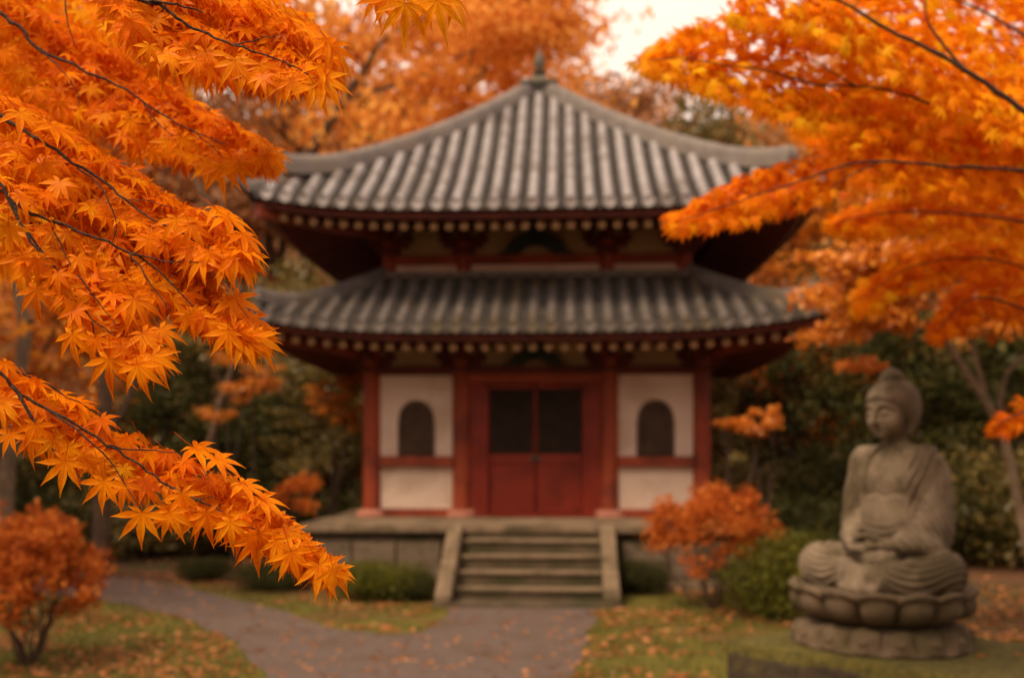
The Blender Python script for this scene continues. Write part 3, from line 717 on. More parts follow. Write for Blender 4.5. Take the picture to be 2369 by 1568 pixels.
# ------------------------------------------------------------------ leaves
def leaf_tpl(variant=0, simple=False):
    lobes = [(0,1.0),(36,.95),(-37,.93),(76,.78),(-77,.76),(122,.40),(-121,.42)]
    V = []; T = []; ve = []
    lob = sorted(lobes); n = len(lob); droop = (.18,.42,.28,.60)[variant]; cup = (.10,.05,.16,.02)[variant]
    V.append((0,0,0)); ve.append(1)
    sin_ = []
    for i in range(n+1):
        if i == 0: a, r = lob[0][0]-24, .10
        elif i == n: a, r = lob[-1][0]+24, .10
        else: a = (lob[i-1][0]+lob[i][0])/2; r = .27 if abs(a)<60 else .19
        t = rad(a); V.append((r*math.sin(t), r*math.cos(t), .012)); ve.append(0); sin_.append(len(V)-1)
    rr = random.Random(variant)
    for i,(a,L) in enumerate(lob):
        t = rad(a+rr.uniform(-4,4)); d = (math.sin(t),math.cos(t)); p = (math.cos(t),-math.sin(t)); b = len(V); L *= rr.uniform(.93,1.05)
        wmax = .118*L**.6; curve = rr.uniform(-.06,.06)
        def pt(u, v, z=0): 
            cc = curve*u*u; return (d[0]*u*L+p[0]*(v+cc), d[1]*u*L+p[1]*(v+cc), z)
        if simple:
            V += [pt(.5,-wmax,.02),pt(.5,wmax,.02),pt(1,0,-.04)]; ve += [0,0,0]
            T += [(0,sin_[i],b),(0,b,b+2),(0,b+2,b+1),(0,b+1,sin_[i+1])]
        else:
            V += [pt(.50,0,0),pt(.78,0,-.0),pt(.44,-wmax*.98,.03),pt(.62,-wmax*.78,.03),pt(.82,-wmax*.30,.01),pt(.44,wmax*.98,.03),pt(.62,wmax*.78,.03),pt(.82,wmax*.30,.01),pt(1.04,0,-.03)]
            ve += [1,1,0,0,.2,0,0,.2,.3]; m1,m2,l1,l2,l3,r1,r2,r3,tp = range(b,b+9)
            T += [(0,sin_[i],l1),(0,l1,m1),(m1,l1,l2),(m1,l2,m2),(m2,l2,l3),(m2,l3,tp),(0,r1,sin_[i+1]),(0,m1,r1),(m1,r2,r1),(m1,m2,r2),(m2,r3,r2),(m2,tp,r3)]
    V = np.array(V,np.float32); r = np.hypot(V[:,0],V[:,1]); V[:,2] += -droop*r*r + cup*np.abs(V[:,0])*r
    nb = len(V)
    # leaf stalk
    st = [(0,0,0),(0,-.30,.05),(0.01,-.62,.16)]; base = []
    for (x,y,z) in st:
        base.append(len(ve)); 
        for q in range(3): ve.append(-1); 
    S = np.array([(x+.011*math.cos(2*PI*q/3), y, z+.011*math.sin(2*PI*q/3)) for (x,y,z) in st for q in range(3)],np.float32)
    V = np.concatenate([V,S])
    for i in range(2):
        for q in range(3):
            a,b_ = base[i]+q, base[i]+(q+1)%3; c,d_ = base[i+1]+q, base[i+1]+(q+1)%3; T += [(a,b_,d_),(a,d_,c)]
    return V, np.array(T,np.int32), np.array(ve,np.float32)
TPL = [leaf_tpl(v) for v in range(4)]; TPS = [leaf_tpl(v,True) for v in range(4)]
RT = (np.array([(0,-.5,0),(.32,0,.03),(0,.62,0),(-.32,0,.03)],np.float32), np.array([(0,1,2),(0,2,3)],np.int32), np.zeros(4,np.float32))
def batch(name, pos, dr, nr, size, tone, mtl, tpls, rng):
    """leaves at POS, central lobe along DR, facing NR"""
    pos = np.asarray(pos,np.float32); dr = np.asarray(dr,np.float32); nr = np.asarray(nr,np.float32)
    dr /= np.linalg.norm(dr,axis=1,keepdims=True)+1e-9; nr = nr-(nr*dr).sum(1,keepdims=True)*dr; nr /= np.linalg.norm(nr,axis=1,keepdims=True)+1e-9
    xx = np.cross(dr,nr); which = rng.integers(0,len(tpls),len(pos)); Vs=[];Ts=[];to=[];ve=[];b=0
    for k,tp in enumerate(tpls):
        i = np.where(which==k)[0]
        if not len(i): continue
        v,t,e = tp; R = np.stack([xx[i],dr[i],nr[i]],2)
        P_ = np.einsum('mij,nj->mni', R, v)*size[i][:,None,None]+pos[i][:,None,:]
        Vs.append(P_.reshape(-1,3)); Ts.append((t[None]+(np.arange(len(i))*len(v))[:,None,None]).reshape(-1,3)+b); b += len(i)*len(v)
        tt = np.repeat(tone[i],len(v)); ee = np.tile(e,len(i)); tt = np.where(ee<0,0.0,tt); to.append(tt); ve.append(np.clip(ee,0,1))
    return np_mesh(name, np.concatenate(Vs), np.concatenate(Ts), mtl, np.concatenate(to), np.concatenate(ve))
def burst(pads, k, seed, f=.55):
    rb_ = random.Random(seed); out = []
    for p in pads:
        for q in range(k):
            d = [max(-1.1,min(1.1,rb_.gauss(0,.5))) for _ in range(3)]; g = f*rb_.uniform(.5,1.1)
            out.append((p[0]+d[0]*p[3],p[1]+d[1]*p[4],p[2]+d[2]*p[5]*1.2-.25*abs(d[0])*p[5],p[3]*g,p[4]*g,p[5]*g*1.1))
    return out
# ------------------------------------------------------------------ crowns and trees
def crown(name, pads, n, size, mtl, seed, up=.6, shell=.5, tone0=.5, spread=.28, tpl=None):
    rng = np.random.default_rng(seed); vol = np.array([p[3]*p[4]*p[5] for p in pads])**.75; cnt = np.maximum(8,(n*vol/vol.sum()).astype(int)); P_=[];Nn=[];To=[]
    for p,c in zip(pads,cnt):
        d = rng.normal(size=(c,3)); d /= np.linalg.norm(d,axis=1,keepdims=True); r = rng.random(c)**shell
        wob = 1+.22*np.sin(d[:,0]*5+seed+p[0])*np.cos(d[:,1]*6+p[1])+.15*np.sin(d[:,2]*9+p[2]*3)
        q = d*(r*wob)[:,None]*np.array(p[3:6])+np.array(p[:3]); P_.append(q)
        nn = d*np.array((.5,.5,.5))+np.array((0,0,up))+rng.normal(size=(c,3))*.5; Nn.append(nn)
        To.append(np.clip(tone0+rng.normal()*spread*.5+rng.normal(size=c)*spread,0,1))
    P_=np.concatenate(P_);Nn=np.concatenate(Nn);To=np.concatenate(To); k = len(P_)
    keep = (np.sin(P_[:,0]*2.1+seed)*np.sin(P_[:,1]*2.3+1)*np.sin(P_[:,2]*2.9+2)+rng.random(k)*.9) > -.12
    P_,Nn,To = P_[keep],Nn[keep],To[keep]; k=len(P_)
    return batch(name, P_, rng.normal(size=(k,3))+np.array((0,0,-.3)), Nn, size*(.7+.6*rng.random(k)), To, mtl, tpl or [RT], rng)
def limb(a, b, r0, r1, mb, rng, n=8, wob=.06, sag=0):
    a,b = Vector(a),Vector(b); L = (b-a).length; pts=[]; rs=[]; off = Vector((0,0,0))
    for i in range(n+1):
        t = i/n
        if 0<i<n: off = off*.6+Vector([rng.gauss(0,1)*wob*L*.5 for _ in range(3)])
        pts.append(a.lerp(b,t)+off*(math.sin(PI*t))+Vector((0,0,sag*L*math.sin(PI*t)))); rs.append(r0+(r1-r0)*t)
    mb.tube(pts, rs, 7); return pts
def proto_maple(seed, h=8, spread=3.6, n=9000, leaf=.17, layers=7, bark='bark_mid', mtl='leaf_r', fork=.25, flat=.24):
    rng = random.Random(seed); mb = MB(); pads = []
    top = Vector((rng.uniform(-.5,.5),rng.uniform(-.5,.5),h*.55)); base = limb((0,0,-.3),top,.05*h**.75,.03*h**.6,mb,rng,9,.06)
    for k in range(layers):
        t = fork+(1-fork)*k/max(1,layers-1); a = base[min(len(base)-1,int(t*(len(base)-1)))]
        ang = k*2.4+rng.uniform(-.4,.4); rr = spread*(.95-.45*(k/layers))*rng.uniform(.7,1.05); zt = h*(.38+.58*(k+.5)/layers)*rng.uniform(.94,1.04)
        b = Vector((math.cos(ang)*rr*.75,math.sin(ang)*rr*.75,zt)); pp = limb(a,b,.022*h**.7,.015,mb,rng,8,.09,.05)
        for q in range(3):
            c = pp[-1]+Vector((rng.gauss(0,.35)*spread*.5,rng.gauss(0,.35)*spread*.5,rng.gauss(0,.05)*h)); limb(pp[5],c,.03,.008,mb,rng,4,.08)
            s = spread*rng.uniform(.26,.44); pads.append((c.x,c.y,c.z,s*1.25,s*1.25,s*flat*rng.uniform(.8,1.7)))
    return mb.mesh('trunk',M[bark],smooth=True), crown('crown',pads,n,leaf,M[mtl],seed)
def proto_ever(seed, h=7, spread=2.6, n=8000, leaf=.16, mtl='leaf_dark', bark='bark'):
    rng = random.Random(seed); mb = MB(); pads=[]; limb((0,0,-.3),(0,0,h*.7),.16,.05,mb,rng,8,.03)
    for k in range(16):
        t = (k+.5)/16; ang = k*2.4; r = spread*math.sin(PI*min(.97,.18+t*.8))*.62; z = h*(.12+.82*t); s = spread*rng.uniform(.30,.48)
        c = (math.cos(ang)*r,math.sin(ang)*r,z); pads.append((*c,s,s,s*.75)); limb((0,0,z*.8),c,.05,.015,mb,rng,5,.06)
    return mb.mesh('trunk',M[bark],smooth=True), crown('crown',pads,n,leaf,M[mtl],seed,up=.4,shell=.4)
def proto_dome(seed, r=1, h=1, n=6000, leaf=.05, mtl='leaf_topiary'):
    rng = random.Random(seed); mb = MB(); pads=[(0,0,h*.50,r*.9,r*.9,h*.52)]
    for k in range(9): a=k*.7; pads.append((math.cos(a)*r*.35,math.sin(a)*r*.35,h*(.4+.2*rng.random()),r*.58,r*.58,h*.4))
    for k in range(7): a=k*.9; limb((math.cos(a)*.05,math.sin(a)*.05,-.02),(math.cos(a)*r*.6,math.sin(a)*r*.6,h*.7),.018,.006,mb,rng,4)
    return mb.mesh('stem',M['bark'],smooth=True), crown('foliage',pads,n,leaf,M[mtl],seed,up=.25,shell=.22,spread=.2)
def tree_obj(name, mt, loc, rz, s, label, cat, mats=None, group=None, parts=('trunk','crown')):
    e = empty(name, loc, rz, label=label, cat=cat, group=group); e.scale = (s if isinstance(s,tuple) else (s,s,s))
    for nm, me in zip(parts, mt):
        o = link(nm, me, e)
        if mats and nm == parts[1]: o.material_slots[0].link = 'OBJECT'; o.material_slots[0].material = M[mats]
    return e
MA = [proto_maple(s, 8, 3.8, 8500) for s in (1,2,3,4)]
EV = [proto_ever(s) for s in (11,12,13)]
D1 = [proto_dome(21,1,1,7000), proto_dome(22,1,.8,6000)]
def place(px, py_top, Y, h0): # scale so the crown's top stands at that height, base on the ground
    x = (px-CX)/F*Y; zb = zg(x,Y) if Y>24 else 0; zt = H-(py_top-HZ)/F*Y; return (x,Y,zb), (zt-zb)/h0
G1 = 'trees standing behind the temple'
BG = [ # px, top py, Y, proto, material, label
 (1000,-150,29,MA[0],'leaf_far_haze','tall bright orange maple spreading above the left slope of the temple roof'),
 (640,-60,31,MA[1],'leaf_copper_haze','haze-tinted copper maple behind the left end of the upper roof'),
 (330,-40,30,MA[2],'leaf_copper_haze','copper-brown maple behind the upper foreground branches'),
 (1060,-40,33,MA[3],'leaf_far_haze','orange maple high behind the roof, left of the finial'),
 (1420,150,36,MA[1],'leaf_copper_haze','dull rose-brown tree just right of the roof finial'),
 (1620,215,30,EV[0],'leaf_olive','olive green tree above the right slope of the upper roof'),
 (1800,260,33,MA[0],'leaf_copper_haze','brownish tree above the right end of the upper roof'),
 (90,180,27,MA[3],'leaf_amber','amber maple at the far left behind the foreground branches'),
 (2050,60,30,MA[2],'leaf_amber','amber maple behind the right-hand orange canopy'),
 (2330,120,28,EV[1],'leaf_olive','olive tree at the far right behind the orange canopy'),
 (720,590,25,EV[1],'leaf_olive','olive shrubby tree between the two left eaves'),
 (690,625,23,MA[1],'leaf_olive','olive-brown maple seen below the upper left eave'),
 (735,640,27,D1[0],'leaf_coral','coral red treetop peeping out between the two left eaves'),
 (480,700,24,EV[2],'leaf_dark','dark evergreen left of the temple, behind the lower foreground leaves'),
 (250,640,25,EV[0],'leaf_amber','amber-brown bushy tree behind the hanging leaves at left'),
 (60,560,24,MA[0],'leaf_amber','amber-brown maple beside the pale trunk at left'),
 (760,900,21.5,MA[2],'leaf_olive','small olive maple with a dark thin trunk just left of the temple'),
 (640,900,22.5,EV[0],'leaf_dark','dark green bushy tree behind the small olive maple left of the temple'),
 (1930,560,26,EV[2],'leaf_olive','olive tree beyond the right corner of the lower roof'),
 (1900,590,27,MA[3],'leaf_amber','amber maple rising just beyond the right tip of the lower roof'),
 (1880,775,25.5,MA[1],'leaf_coral','coral orange maple seen under the right end of the lower eave'),
 (1830,760,24,EV[1],'leaf_dark','dark evergreen right of the temple below the lower eave'),
 (2080,700,23,EV[0],'leaf_dark','dark evergreen directly behind the statue head'),
 (2320,740,22,EV[2],'leaf_dark','dark evergreen behind the pale forked trunk'),
 (1640,800,24.5,EV[2],'leaf_olive','olive tree hidden partly by the right end of the temple'),
 (380,860,20.5,EV[1],'leaf_dark','low dark evergreen at left above the gravel path'),
 (130,900,20,EV[2],'leaf_dark','dark evergreen behind the coral bush at the left edge'),
]
for i,(px,py,Y,pr,mt,lb) in enumerate(BG):
    loc, s = place(px,py,Y,8.0 if pr in MA else (1.0 if pr in D1 else 7.0)); s_xy = s if pr in MA else max(s,.8)
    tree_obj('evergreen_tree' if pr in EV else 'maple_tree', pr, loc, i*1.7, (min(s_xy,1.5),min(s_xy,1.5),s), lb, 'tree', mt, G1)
# bushes of the undergrowth (dark, dense)
US = [(560,1080,19.5,1.7,'dark green bush at the left foot of the stone platform'),(330,1060,19,1.9,'dark green bush above the bend of the path'),(100,1050,18.5,1.9,'dark green bush behind the coral bush on the left'),
 (760,1120,20.5,1.5,'dark green bush beside the left temple wall'),(1760,1030,19.5,1.8,'dark green bush right of the temple, behind the orange bush'),(1960,1000,18.5,2.0,'dark green bush behind the statue shoulder'),
 (2160,1010,18,2.0,'dark green bush right behind the statue back'),(2360,1020,17.5,2.0,'dark green bush at the right edge under the red leaves'),(1860,1110,15.8,1.3,'dark leafy bush between the clipped round shrub and the temple')]
for i,(px,py,Y,r,lb) in enumerate(US):
    zt = H-(py-HZ)/F*Y; x = (px-CX)/F*Y
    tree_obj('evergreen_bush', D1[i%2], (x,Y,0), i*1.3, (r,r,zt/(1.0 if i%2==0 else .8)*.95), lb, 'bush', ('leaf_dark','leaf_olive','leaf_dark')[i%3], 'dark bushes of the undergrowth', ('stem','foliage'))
# far wood on the hill: one mass
wm = []; rngw = random.Random(9); pads=[]
for k in range(150):
    Y = rngw.uniform(35,64); px = rngw.uniform(-500,2900); x=(px-CX)/F*Y; top = zg(x,Y)+rngw.uniform(4,8)
    if 1340<px<1700: top = min(top, H+(HZ-rngw.uniform(150,215))/F*Y)
    if 780<px<900: top = min(top, H+(HZ-60)/F*Y)
    r = rngw.uniform(1.8,3.2); pads.append((x,Y,top-r*.8,r,r,r*.8,k))
for nm, sel, mt in (('far_wood',lambda k:k%4 in(0,3),'leaf_copper_haze'),('far_wood',lambda k:k%4==1,'leaf_amber'),('far_wood',lambda k:k%4==2,'leaf_olive')):
    me = crown(nm,[p[:6] for p in pads if sel(p[6])],26000 if mt=='leaf_copper_haze' else 12000,.34,M[mt],5); link(nm, me, kind='stuff')
# leaning trunk behind the roof
mb = MB(); rng = random.Random(3)
limb((-5.2,25.5,-.3),at(700,380,25.5),.24,.17,mb,rng,8,.02); limb(at(700,380,25.5),at(800,225,25.5),.17,.12,mb,rng,6,.03); limb(at(800,225,25.5),at(890,90,25.5),.12,.05,mb,rng,6,.05)
limb(at(800,225,25.5),at(960,190,25.5),.08,.05,mb,rng,6,.05); limb(at(960,190,25.5),at(1090,120,25.2),.05,.02,mb,rng,6,.05)
limb((-5.2,25.5,1.5),at(430,350,25.5),.16,.08,mb,rng,8,.04); limb(at(430,350,25.5),at(330,200,26),.08,.03,mb,rng,8,.04); limb(at(890,90,25.5),at(1200,-120,25),.05,.02,mb,rng,6,.05)
tm = mb.mesh('trunk',M['bark_mid'],smooth=True)
pads = [(*at(px,py,25.5+dy),a,a,b) for px,py,dy,a,b in ((1130,60,-.5,1.5,.8),(1250,90,0,1.3,.7),(1180,-60,.5,2.2,.8),(1300,60,.5,.9,.6),(1010,190,0,1.2,.55),(990,330,0,.7,.4),(1080,250,0,.9,.4),(960,60,1,1.0,.5),(860,-60,0,1.5,.4),(1290,-50,0,1.0,.8),(1180,190,1.2,.6,.5))]
tree_obj('maple_tree',(tm,crown('crown',pads,9500,.15,M['leaf_far_haze'],77)),(0,0,0),0,1,'orange maple with a dark leaning trunk rising behind the left upper roof','tree',group=G1)

bw = []; rb2 = random.Random(31)  # foliage ring added out of view; blocks low light to darken the eaves
for k in range(70):
    a = rad(rb2.uniform(150,390)); R_ = rb2.uniform(17,30); z = rb2.uniform(1,11.5); bw.append((R_*math.cos(a), R_*math.sin(a)+2, z, 2.6, 2.6, 2.2))
bw = [p for p in bw if p[1] < 3]
link('light_screen_wood', crown('light_screen_wood', bw, 16000, .42, M['leaf_olive'], 8), kind='stuff')
# unseen trees added behind and beside the viewer to hold back low sky light
for k,(x,y,pr,mt,s,lb) in enumerate(((-9,-7,MA[0],'leaf_amber',1.25,'unseen amber maple added behind the viewer, first from the left'),(-3,-10,EV[0],'leaf_dark',1.6,'unseen dark evergreen added behind the viewer, left of the path'),(3.5,-9,MA[1],'leaf_r',1.3,'unseen orange maple added behind the viewer, right of the path'),(9.5,-6,EV[1],'leaf_olive',1.5,'unseen olive tree added behind the viewer, far right'),
   (-9.5,4,EV[2],'leaf_olive',1.3,'unseen olive tree added outside the left edge, beyond the path'),(-11,12,MA[2],'leaf_amber',1.2,'unseen amber maple added outside the left edge, behind the coral bush'),(11,11,MA[3],'leaf_r',1.25,'unseen orange maple added outside the right edge'),(10,3,EV[0],'leaf_dark',1.35,'unseen dark evergreen added outside the right edge, near the viewer'),(-14,19,EV[1],'leaf_dark',1.5,'unseen dark evergreen added far left of the temple'),(13,19,EV[2],'leaf_dark',1.5,'unseen dark evergreen added far right of the temple'))):
    tree_obj('maple_tree' if pr in MA else 'evergreen_tree', pr, (x,y,0), k*1.1, s, lb, 'tree', mt)
# ================================================================== FOREGROUND MAPLES
def interp(pl, t):
    """pl: list of points (any length tuples); t in 0..1 along the pixel length"""
    a = np.array(pl,float); d = np.hypot(*(a[1:,:2]-a[:-1,:2]).T); s = np.concatenate([[0],np.cumsum(d)])/d.sum()
    return np.stack([np.interp(t,s,a[:,k]) for k in range(a.shape[1])],-1)
def W(p): # (px,py,Y) rows -> world
    p = np.asarray(p,float); return np.stack([(p[:,0]-CX)/F*p[:,2], p[:,2], H-(p[:,1]-HZ)/F*p[:,2]],1)
def spray(axis, n, size, rng, tone=.5, dY=.08, jit=.25, hang=.5, tsp=.22, edge=.0):
    """axis rows: px, py, Y, up extent, down extent. Leaves lie over a drooping spray around the branch."""
    t = rng.random(n)**.9; A = interp(axis,t); B = interp(axis,np.clip(t+.03,0,1)); B2 = interp(axis,np.clip(t-.03,0,1))
    s = rng.uniform(-1,1,n); off = np.where(s<0, s*A[:,3], s*A[:,4]); px = A[:,0]+rng.normal(size=n)*12; py = A[:,1]+off
    Y = A[:,2]*(1+.03*(np.abs(s)<.8))+np.abs(rng.normal(size=n))*dY*1.3-s*.04*A[:,2]/1.7
    ang = np.arctan2(B[:,1]-B2[:,1],B[:,0]-B2[:,0]); flip = ang; down = PI/2
    k = np.clip((s+1)/2*hang+.15+(rng.random(n)-.5)*.2,0,1.1); dd = ang+(down-ang)*k+rng.normal(size=n)*jit
    dr = np.stack([np.cos(dd), rng.normal(size=n)*.35-.15, -np.sin(dd)-.1],1)
    f = (s+1)/2; nr = np.stack([.25+rng.normal(size=n)*.35, -(.22+.65*f)+rng.normal(size=n)*.22, (1.05-.65*f)+rng.normal(size=n)*.25],1)
    lowtone = .10*(f-.5)
    return W(np.stack([px,py,Y],1)), dr, nr, size*(.82+.36*rng.random(n)), np.clip(tone+lowtone+rng.normal(size=n)*tsp,0,1)
def hero(rows):
    """single leaves hanging at the edge: px, py, Y, direction (deg, 90 = straight down), size px, tone"""
    a = np.array(rows,float); d = np.radians(a[:,3]); dr = np.stack([np.cos(d), np.full(len(a),-.12), -np.sin(d)],1)
    up_ = np.clip((75-a[:,3])/45,0,1)[:,None]; nr = np.array((.05,-1,.25))*(1-up_)+np.array((.35,-.42,.9))*up_; nr[:,0] += np.sin(a[:,0])*.15; nr[:,2] += np.cos(a[:,1])*.15
    return W(a[:,:3]), dr, nr, a[:,4]*1.0/F*a[:,2], a[:,5]
def join(*L): return [np.concatenate(x) for x in zip(*L)]
def branch_obj(tree, lines, parts, mtl, tpls, rng, root=None, mb_mtl='bark', label=None):
    mb = MB()
    for (pl,r0,r1) in lines:
        pts = [at(*p[:3]) for p in pl]
        if root is not None and pl is lines[0][0]: pts = [Vector(r) for r in root]+pts
        # smooth the polyline
        P_=[]
        for i in range(len(pts)-1):
            for q in range(4):
                nr_ = len(root) if (root is not None and pl is lines[0][0]) else 0
                if i < nr_: P_.append(pts[i].lerp(pts[i+1],q/4)); continue
                u=q/4; p0=pts[i-1] if i>nr_ else pts[i];p1=pts[i];p2=pts[i+1];p3=pts[min(i+2,len(pts)-1)]
                P_.append(.5*((2*p1)+(p2-p0)*u+(2*p0-5*p1+4*p2-p3)*u*u+(3*p1-p0-3*p2+p3)*u**3))
        P_.append(pts[-1]); L=len(P_)
        P_ = [p+Vector([rng.normal()*.0016 for _ in range(3)]) for p in P_]
        mb.tube(P_, [ (r0+(r1-r0)*(i/(L-1)))*(1+.12*math.sin(i*2.3)) for i in range(L)], 7)
    o = mb.build('branch', M[mb_mtl], tree, smooth=True)
    if label: o['label'] = label
    p,d,nr,s,t = join(*parts); link('leaves', batch('leaves',p,d,nr,s,t,M[mtl],tpls,rng), o); return o
rng = np.random.default_rng(12)
LT_ = empty('maple_tree', (0,0,0), 0, label='orange maple at the left edge, closest to the viewer, with sharp leafy hanging branches', cat='tree')
mb = MB(); r_ = random.Random(2)
limb((-2.45,2.3,-.1),(-2.2,2.25,2.2),.13,.10,mb,r_,8,.02); limb((-2.2,2.25,2.2),(-2.0,2.3,3.6),.10,.06,mb,r_,6,.04)
mb.build('trunk', M['bark'], LT_, smooth=True)
T0 = (-2.2,2.25,2.2); T1 = (-2.12,2.27,2.6); T2 = (-2.05,2.28,3.1); T3 = (-2.0,2.3,3.5)
S1 = .047
def L(*r): return list(r)
# B6 lowest branch, sharp
b6 = [(-40,850,1.66,30,60),(60,915,1.66,50,60),(150,970,1.68,60,70),(250,1030,1.70,70,70),(350,1095,1.71,70,70),(450,1130,1.72,60,60),(560,1180,1.72,55,40),(640,1225,1.72,40,30),(720,1285,1.72,25,12),(762,1318,1.72,6,4)]
h6 = hero([(152,1065,1.64,98,82,.62),(240,1112,1.65,95,78,.55),(75,1010,1.68,100,72,.5),(328,1185,1.66,92,86,.62),(392,1185,1.68,65,74,.6),(478,1185,1.69,85,78,.5),(592,1245,1.70,88,86,.6),(672,1275,1.70,75,80,.65),(738,1305,1.70,58,88,.7),(760,1318,1.72,42,78,.6),(560,1118,1.74,25,86,.6),(600,1150,1.74,32,86,.6),(660,1225,1.74,33,90,.6),(450,1035,1.76,25,92,.62),(500,1060,1.76,30,80,.5),(690,1262,1.73,38,84,.6),(25,1000,1.7,110,60,.4),(420,1140,1.7,80,74,.55),(520,1190,1.7,70,70,.6)])
branch_obj(LT_, [([(-60,815,1.64),(0,862,1.65),(60,920,1.67),(150,968,1.68),(250,1030,1.70),(330,1080,1.71),(385,1120,1.72),(470,1160,1.72),(580,1215,1.72),(700,1280,1.72)],.0037,.0011),([(30,890,1.66),(90,990,1.66),(140,1060,1.66),(192,1105,1.66)],.0036,.0008),([(100,940,1.67),(200,1010,1.66),(270,1085,1.67),(330,1180,1.67)],.002,.0007),([(250,1030,1.70),(330,1040,1.72),(440,1045,1.75)],.0016,.0007),([(385,1120,1.72),(440,1150,1.7),(500,1150,1.7)],.0016,.0006),([(-60,840,1.72),(70,870,1.74),(180,930,1.74),(300,1000,1.74)],.002,.0007)],
    [spray(b6,310,S1,rng,.50,.05),h6], 'leaf', TPL, rng, root=[T0,(-1.7,1.95,2.35)])
# B5 hanging lower-left cluster
b5 = [(-20,420,1.74,20,60),(80,520,1.74,40,80),(150,610,1.75,70,60),(200,700,1.75,80,40),(270,770,1.75,70,30),(340,820,1.75,30,5)]
h5 = hero([(52,590,1.72,75,84,.55),(85,668,1.72,95,80,.55),(168,772,1.70,92,76,.62),(252,830,1.70,92,86,.55),(318,842,1.70,78,84,.6),(352,822,1.72,60,84,.65),(330,770,1.74,45,82,.6),(370,760,1.76,50,72,.6),(310,690,1.77,55,84,.5),(60,600,1.73,20,60,.5),(220,780,1.72,100,70,.55)])
branch_obj(LT_, [([(-60,360,1.74),(5,432,1.74),(50,520,1.74),(110,600,1.74),(170,665,1.75),(205,735,1.75),(235,800,1.74)],.0042,.0010),([(20,455,1.73),(75,560,1.73),(120,640,1.73),(180,700,1.73)],.0032,.0008),([(205,735,1.75),(260,770,1.75),(330,800,1.75)],.0014,.0006),([(180,640,1.75),(230,700,1.76),(270,760,1.76)],.0016,.0006)],
    [spray(b5,400,S1,rng,.55,.06),h5], 'leaf', TPL, rng, root=[T0,(-1.7,1.95,2.5)])
# B4 long branch sweeping to (615,830)
b4 = [(-30,430,1.80,60,60),(80,490,1.80,60,70),(200,545,1.82,70,80),(300,585,1.83,75,85),(390,640,1.84,80,60),(470,700,1.85,75,40),(540,745,1.86,50,20),(580,780,1.86,14,6)]
h4 = hero([(528,765,1.82,88,78,.65),(565,775,1.83,70,84,.7),(590,778,1.84,58,84,.6),(400,690,1.86,95,72,.7),(540,690,1.88,48,90,.6),(575,735,1.88,45,82,.6),(450,720,1.84,95,70,.65),(480,740,1.84,90,60,.7)])
branch_obj(LT_, [([(-70,395,1.80),(10,445,1.80),(60,485,1.80),(130,515,1.81),(230,555,1.82),(305,585,1.83),(370,630,1.84),(430,690,1.85),(500,740,1.85)],.0046,.0010),([(305,585,1.83),(380,602,1.83),(462,606,1.83)],.0018,.0007),([(110,505,1.81),(140,560,1.80),(165,620,1.80)],.0018,.0007),([(300,585,1.83),(350,660,1.82),(400,720,1.82)],.0018,.0007)],
    [spray(b4,660,.048,rng,.58,.07),h4], 'leaf', TPL, rng, root=[T1,(-1.7,2.0,2.75)])
# B3 to the tip at (620,600)
b3 = [(-40,250,1.88,50,80),(70,310,1.88,60,80),(170,370,1.88,60,80),(290,450,1.88,55,70),(380,500,1.88,50,60),(460,530,1.86,45,50),(530,570,1.85,25,25),(560,590,1.85,8,6)]
h3 = hero([(408,505,1.84,85,72,.6),(440,520,1.84,60,76,.55),(520,500,1.86,30,92,.6),(560,540,1.85,38,82,.62),(545,590,1.83,50,84,.6),(470,590,1.83,120,80,.6),(520,600,1.83,70,76,.55),(555,575,1.84,22,78,.6),(500,480,1.87,22,80,.6),(45,260,1.84,40,92,.6),(120,290,1.86,35,90,.55)])
branch_obj(LT_, [([(-60,225,1.88),(5,270,1.88),(72,312,1.88),(150,362,1.88),(230,415,1.88),(290,462,1.88),(350,510,1.87),(430,545,1.86),(500,580,1.85)],.0052,.0010),([(180,390,1.87),(240,440,1.86),(270,520,1.86),(258,575,1.86)],.0018,.0007),([(290,462,1.88),(330,465,1.89),(400,480,1.89)],.0014,.0006)],
    [spray(b3,640,.048,rng,.52,.08),h3], 'leaf', TPL, rng, root=[T1,(-1.65,2.05,2.9)])
# B2 upper, a little soft
b2 = [(-40,0,2.35,40,110),(80,90,2.35,70,130),(200,160,2.35,90,130),(330,235,2.35,80,110),(430,290,2.32,60,80),(520,325,2.30,45,50),(600,350,2.30,20,18),(620,365,2.30,6,4)]
h2 = hero([(510,385,2.2,85,70,.72),(545,385,2.2,60,62,.7),(480,375,2.22,95,60,.7),(300,275,2.3,85,64,.7),(390,325,2.3,95,60,.72),(420,320,2.3,60,60,.7),(610,360,2.26,80,60,.65),(625,345,2.28,45,66,.65),(600,320,2.32,38,70,.6),(340,110,2.4,30,70,.6)])
branch_obj(LT_, [([(-70,-25,2.35),(0,30,2.35),(50,68,2.35),(88,112,2.35),(200,165,2.35),(290,210,2.35),(380,268,2.34),(440,300,2.33),(520,335,2.3)],.0062,.0012),([(88,112,2.35),(130,150,2.33),(165,190,2.33),(185,240,2.33)],.0022,.0008),([(330,240,2.34),(370,290,2.33),(410,320,2.32)],.002,.0008),([(150,-20,2.4),(155,40,2.4),(170,100,2.4)],.0024,.0012),([(440,300,2.33),(480,330,2.32),(540,395,2.28)],.0018,.0008)],
    [spray(b2,950,.049,rng,.50,.10),h2], 'leaf', TPL, rng, root=[T2,(-1.7,2.25,3.1)])
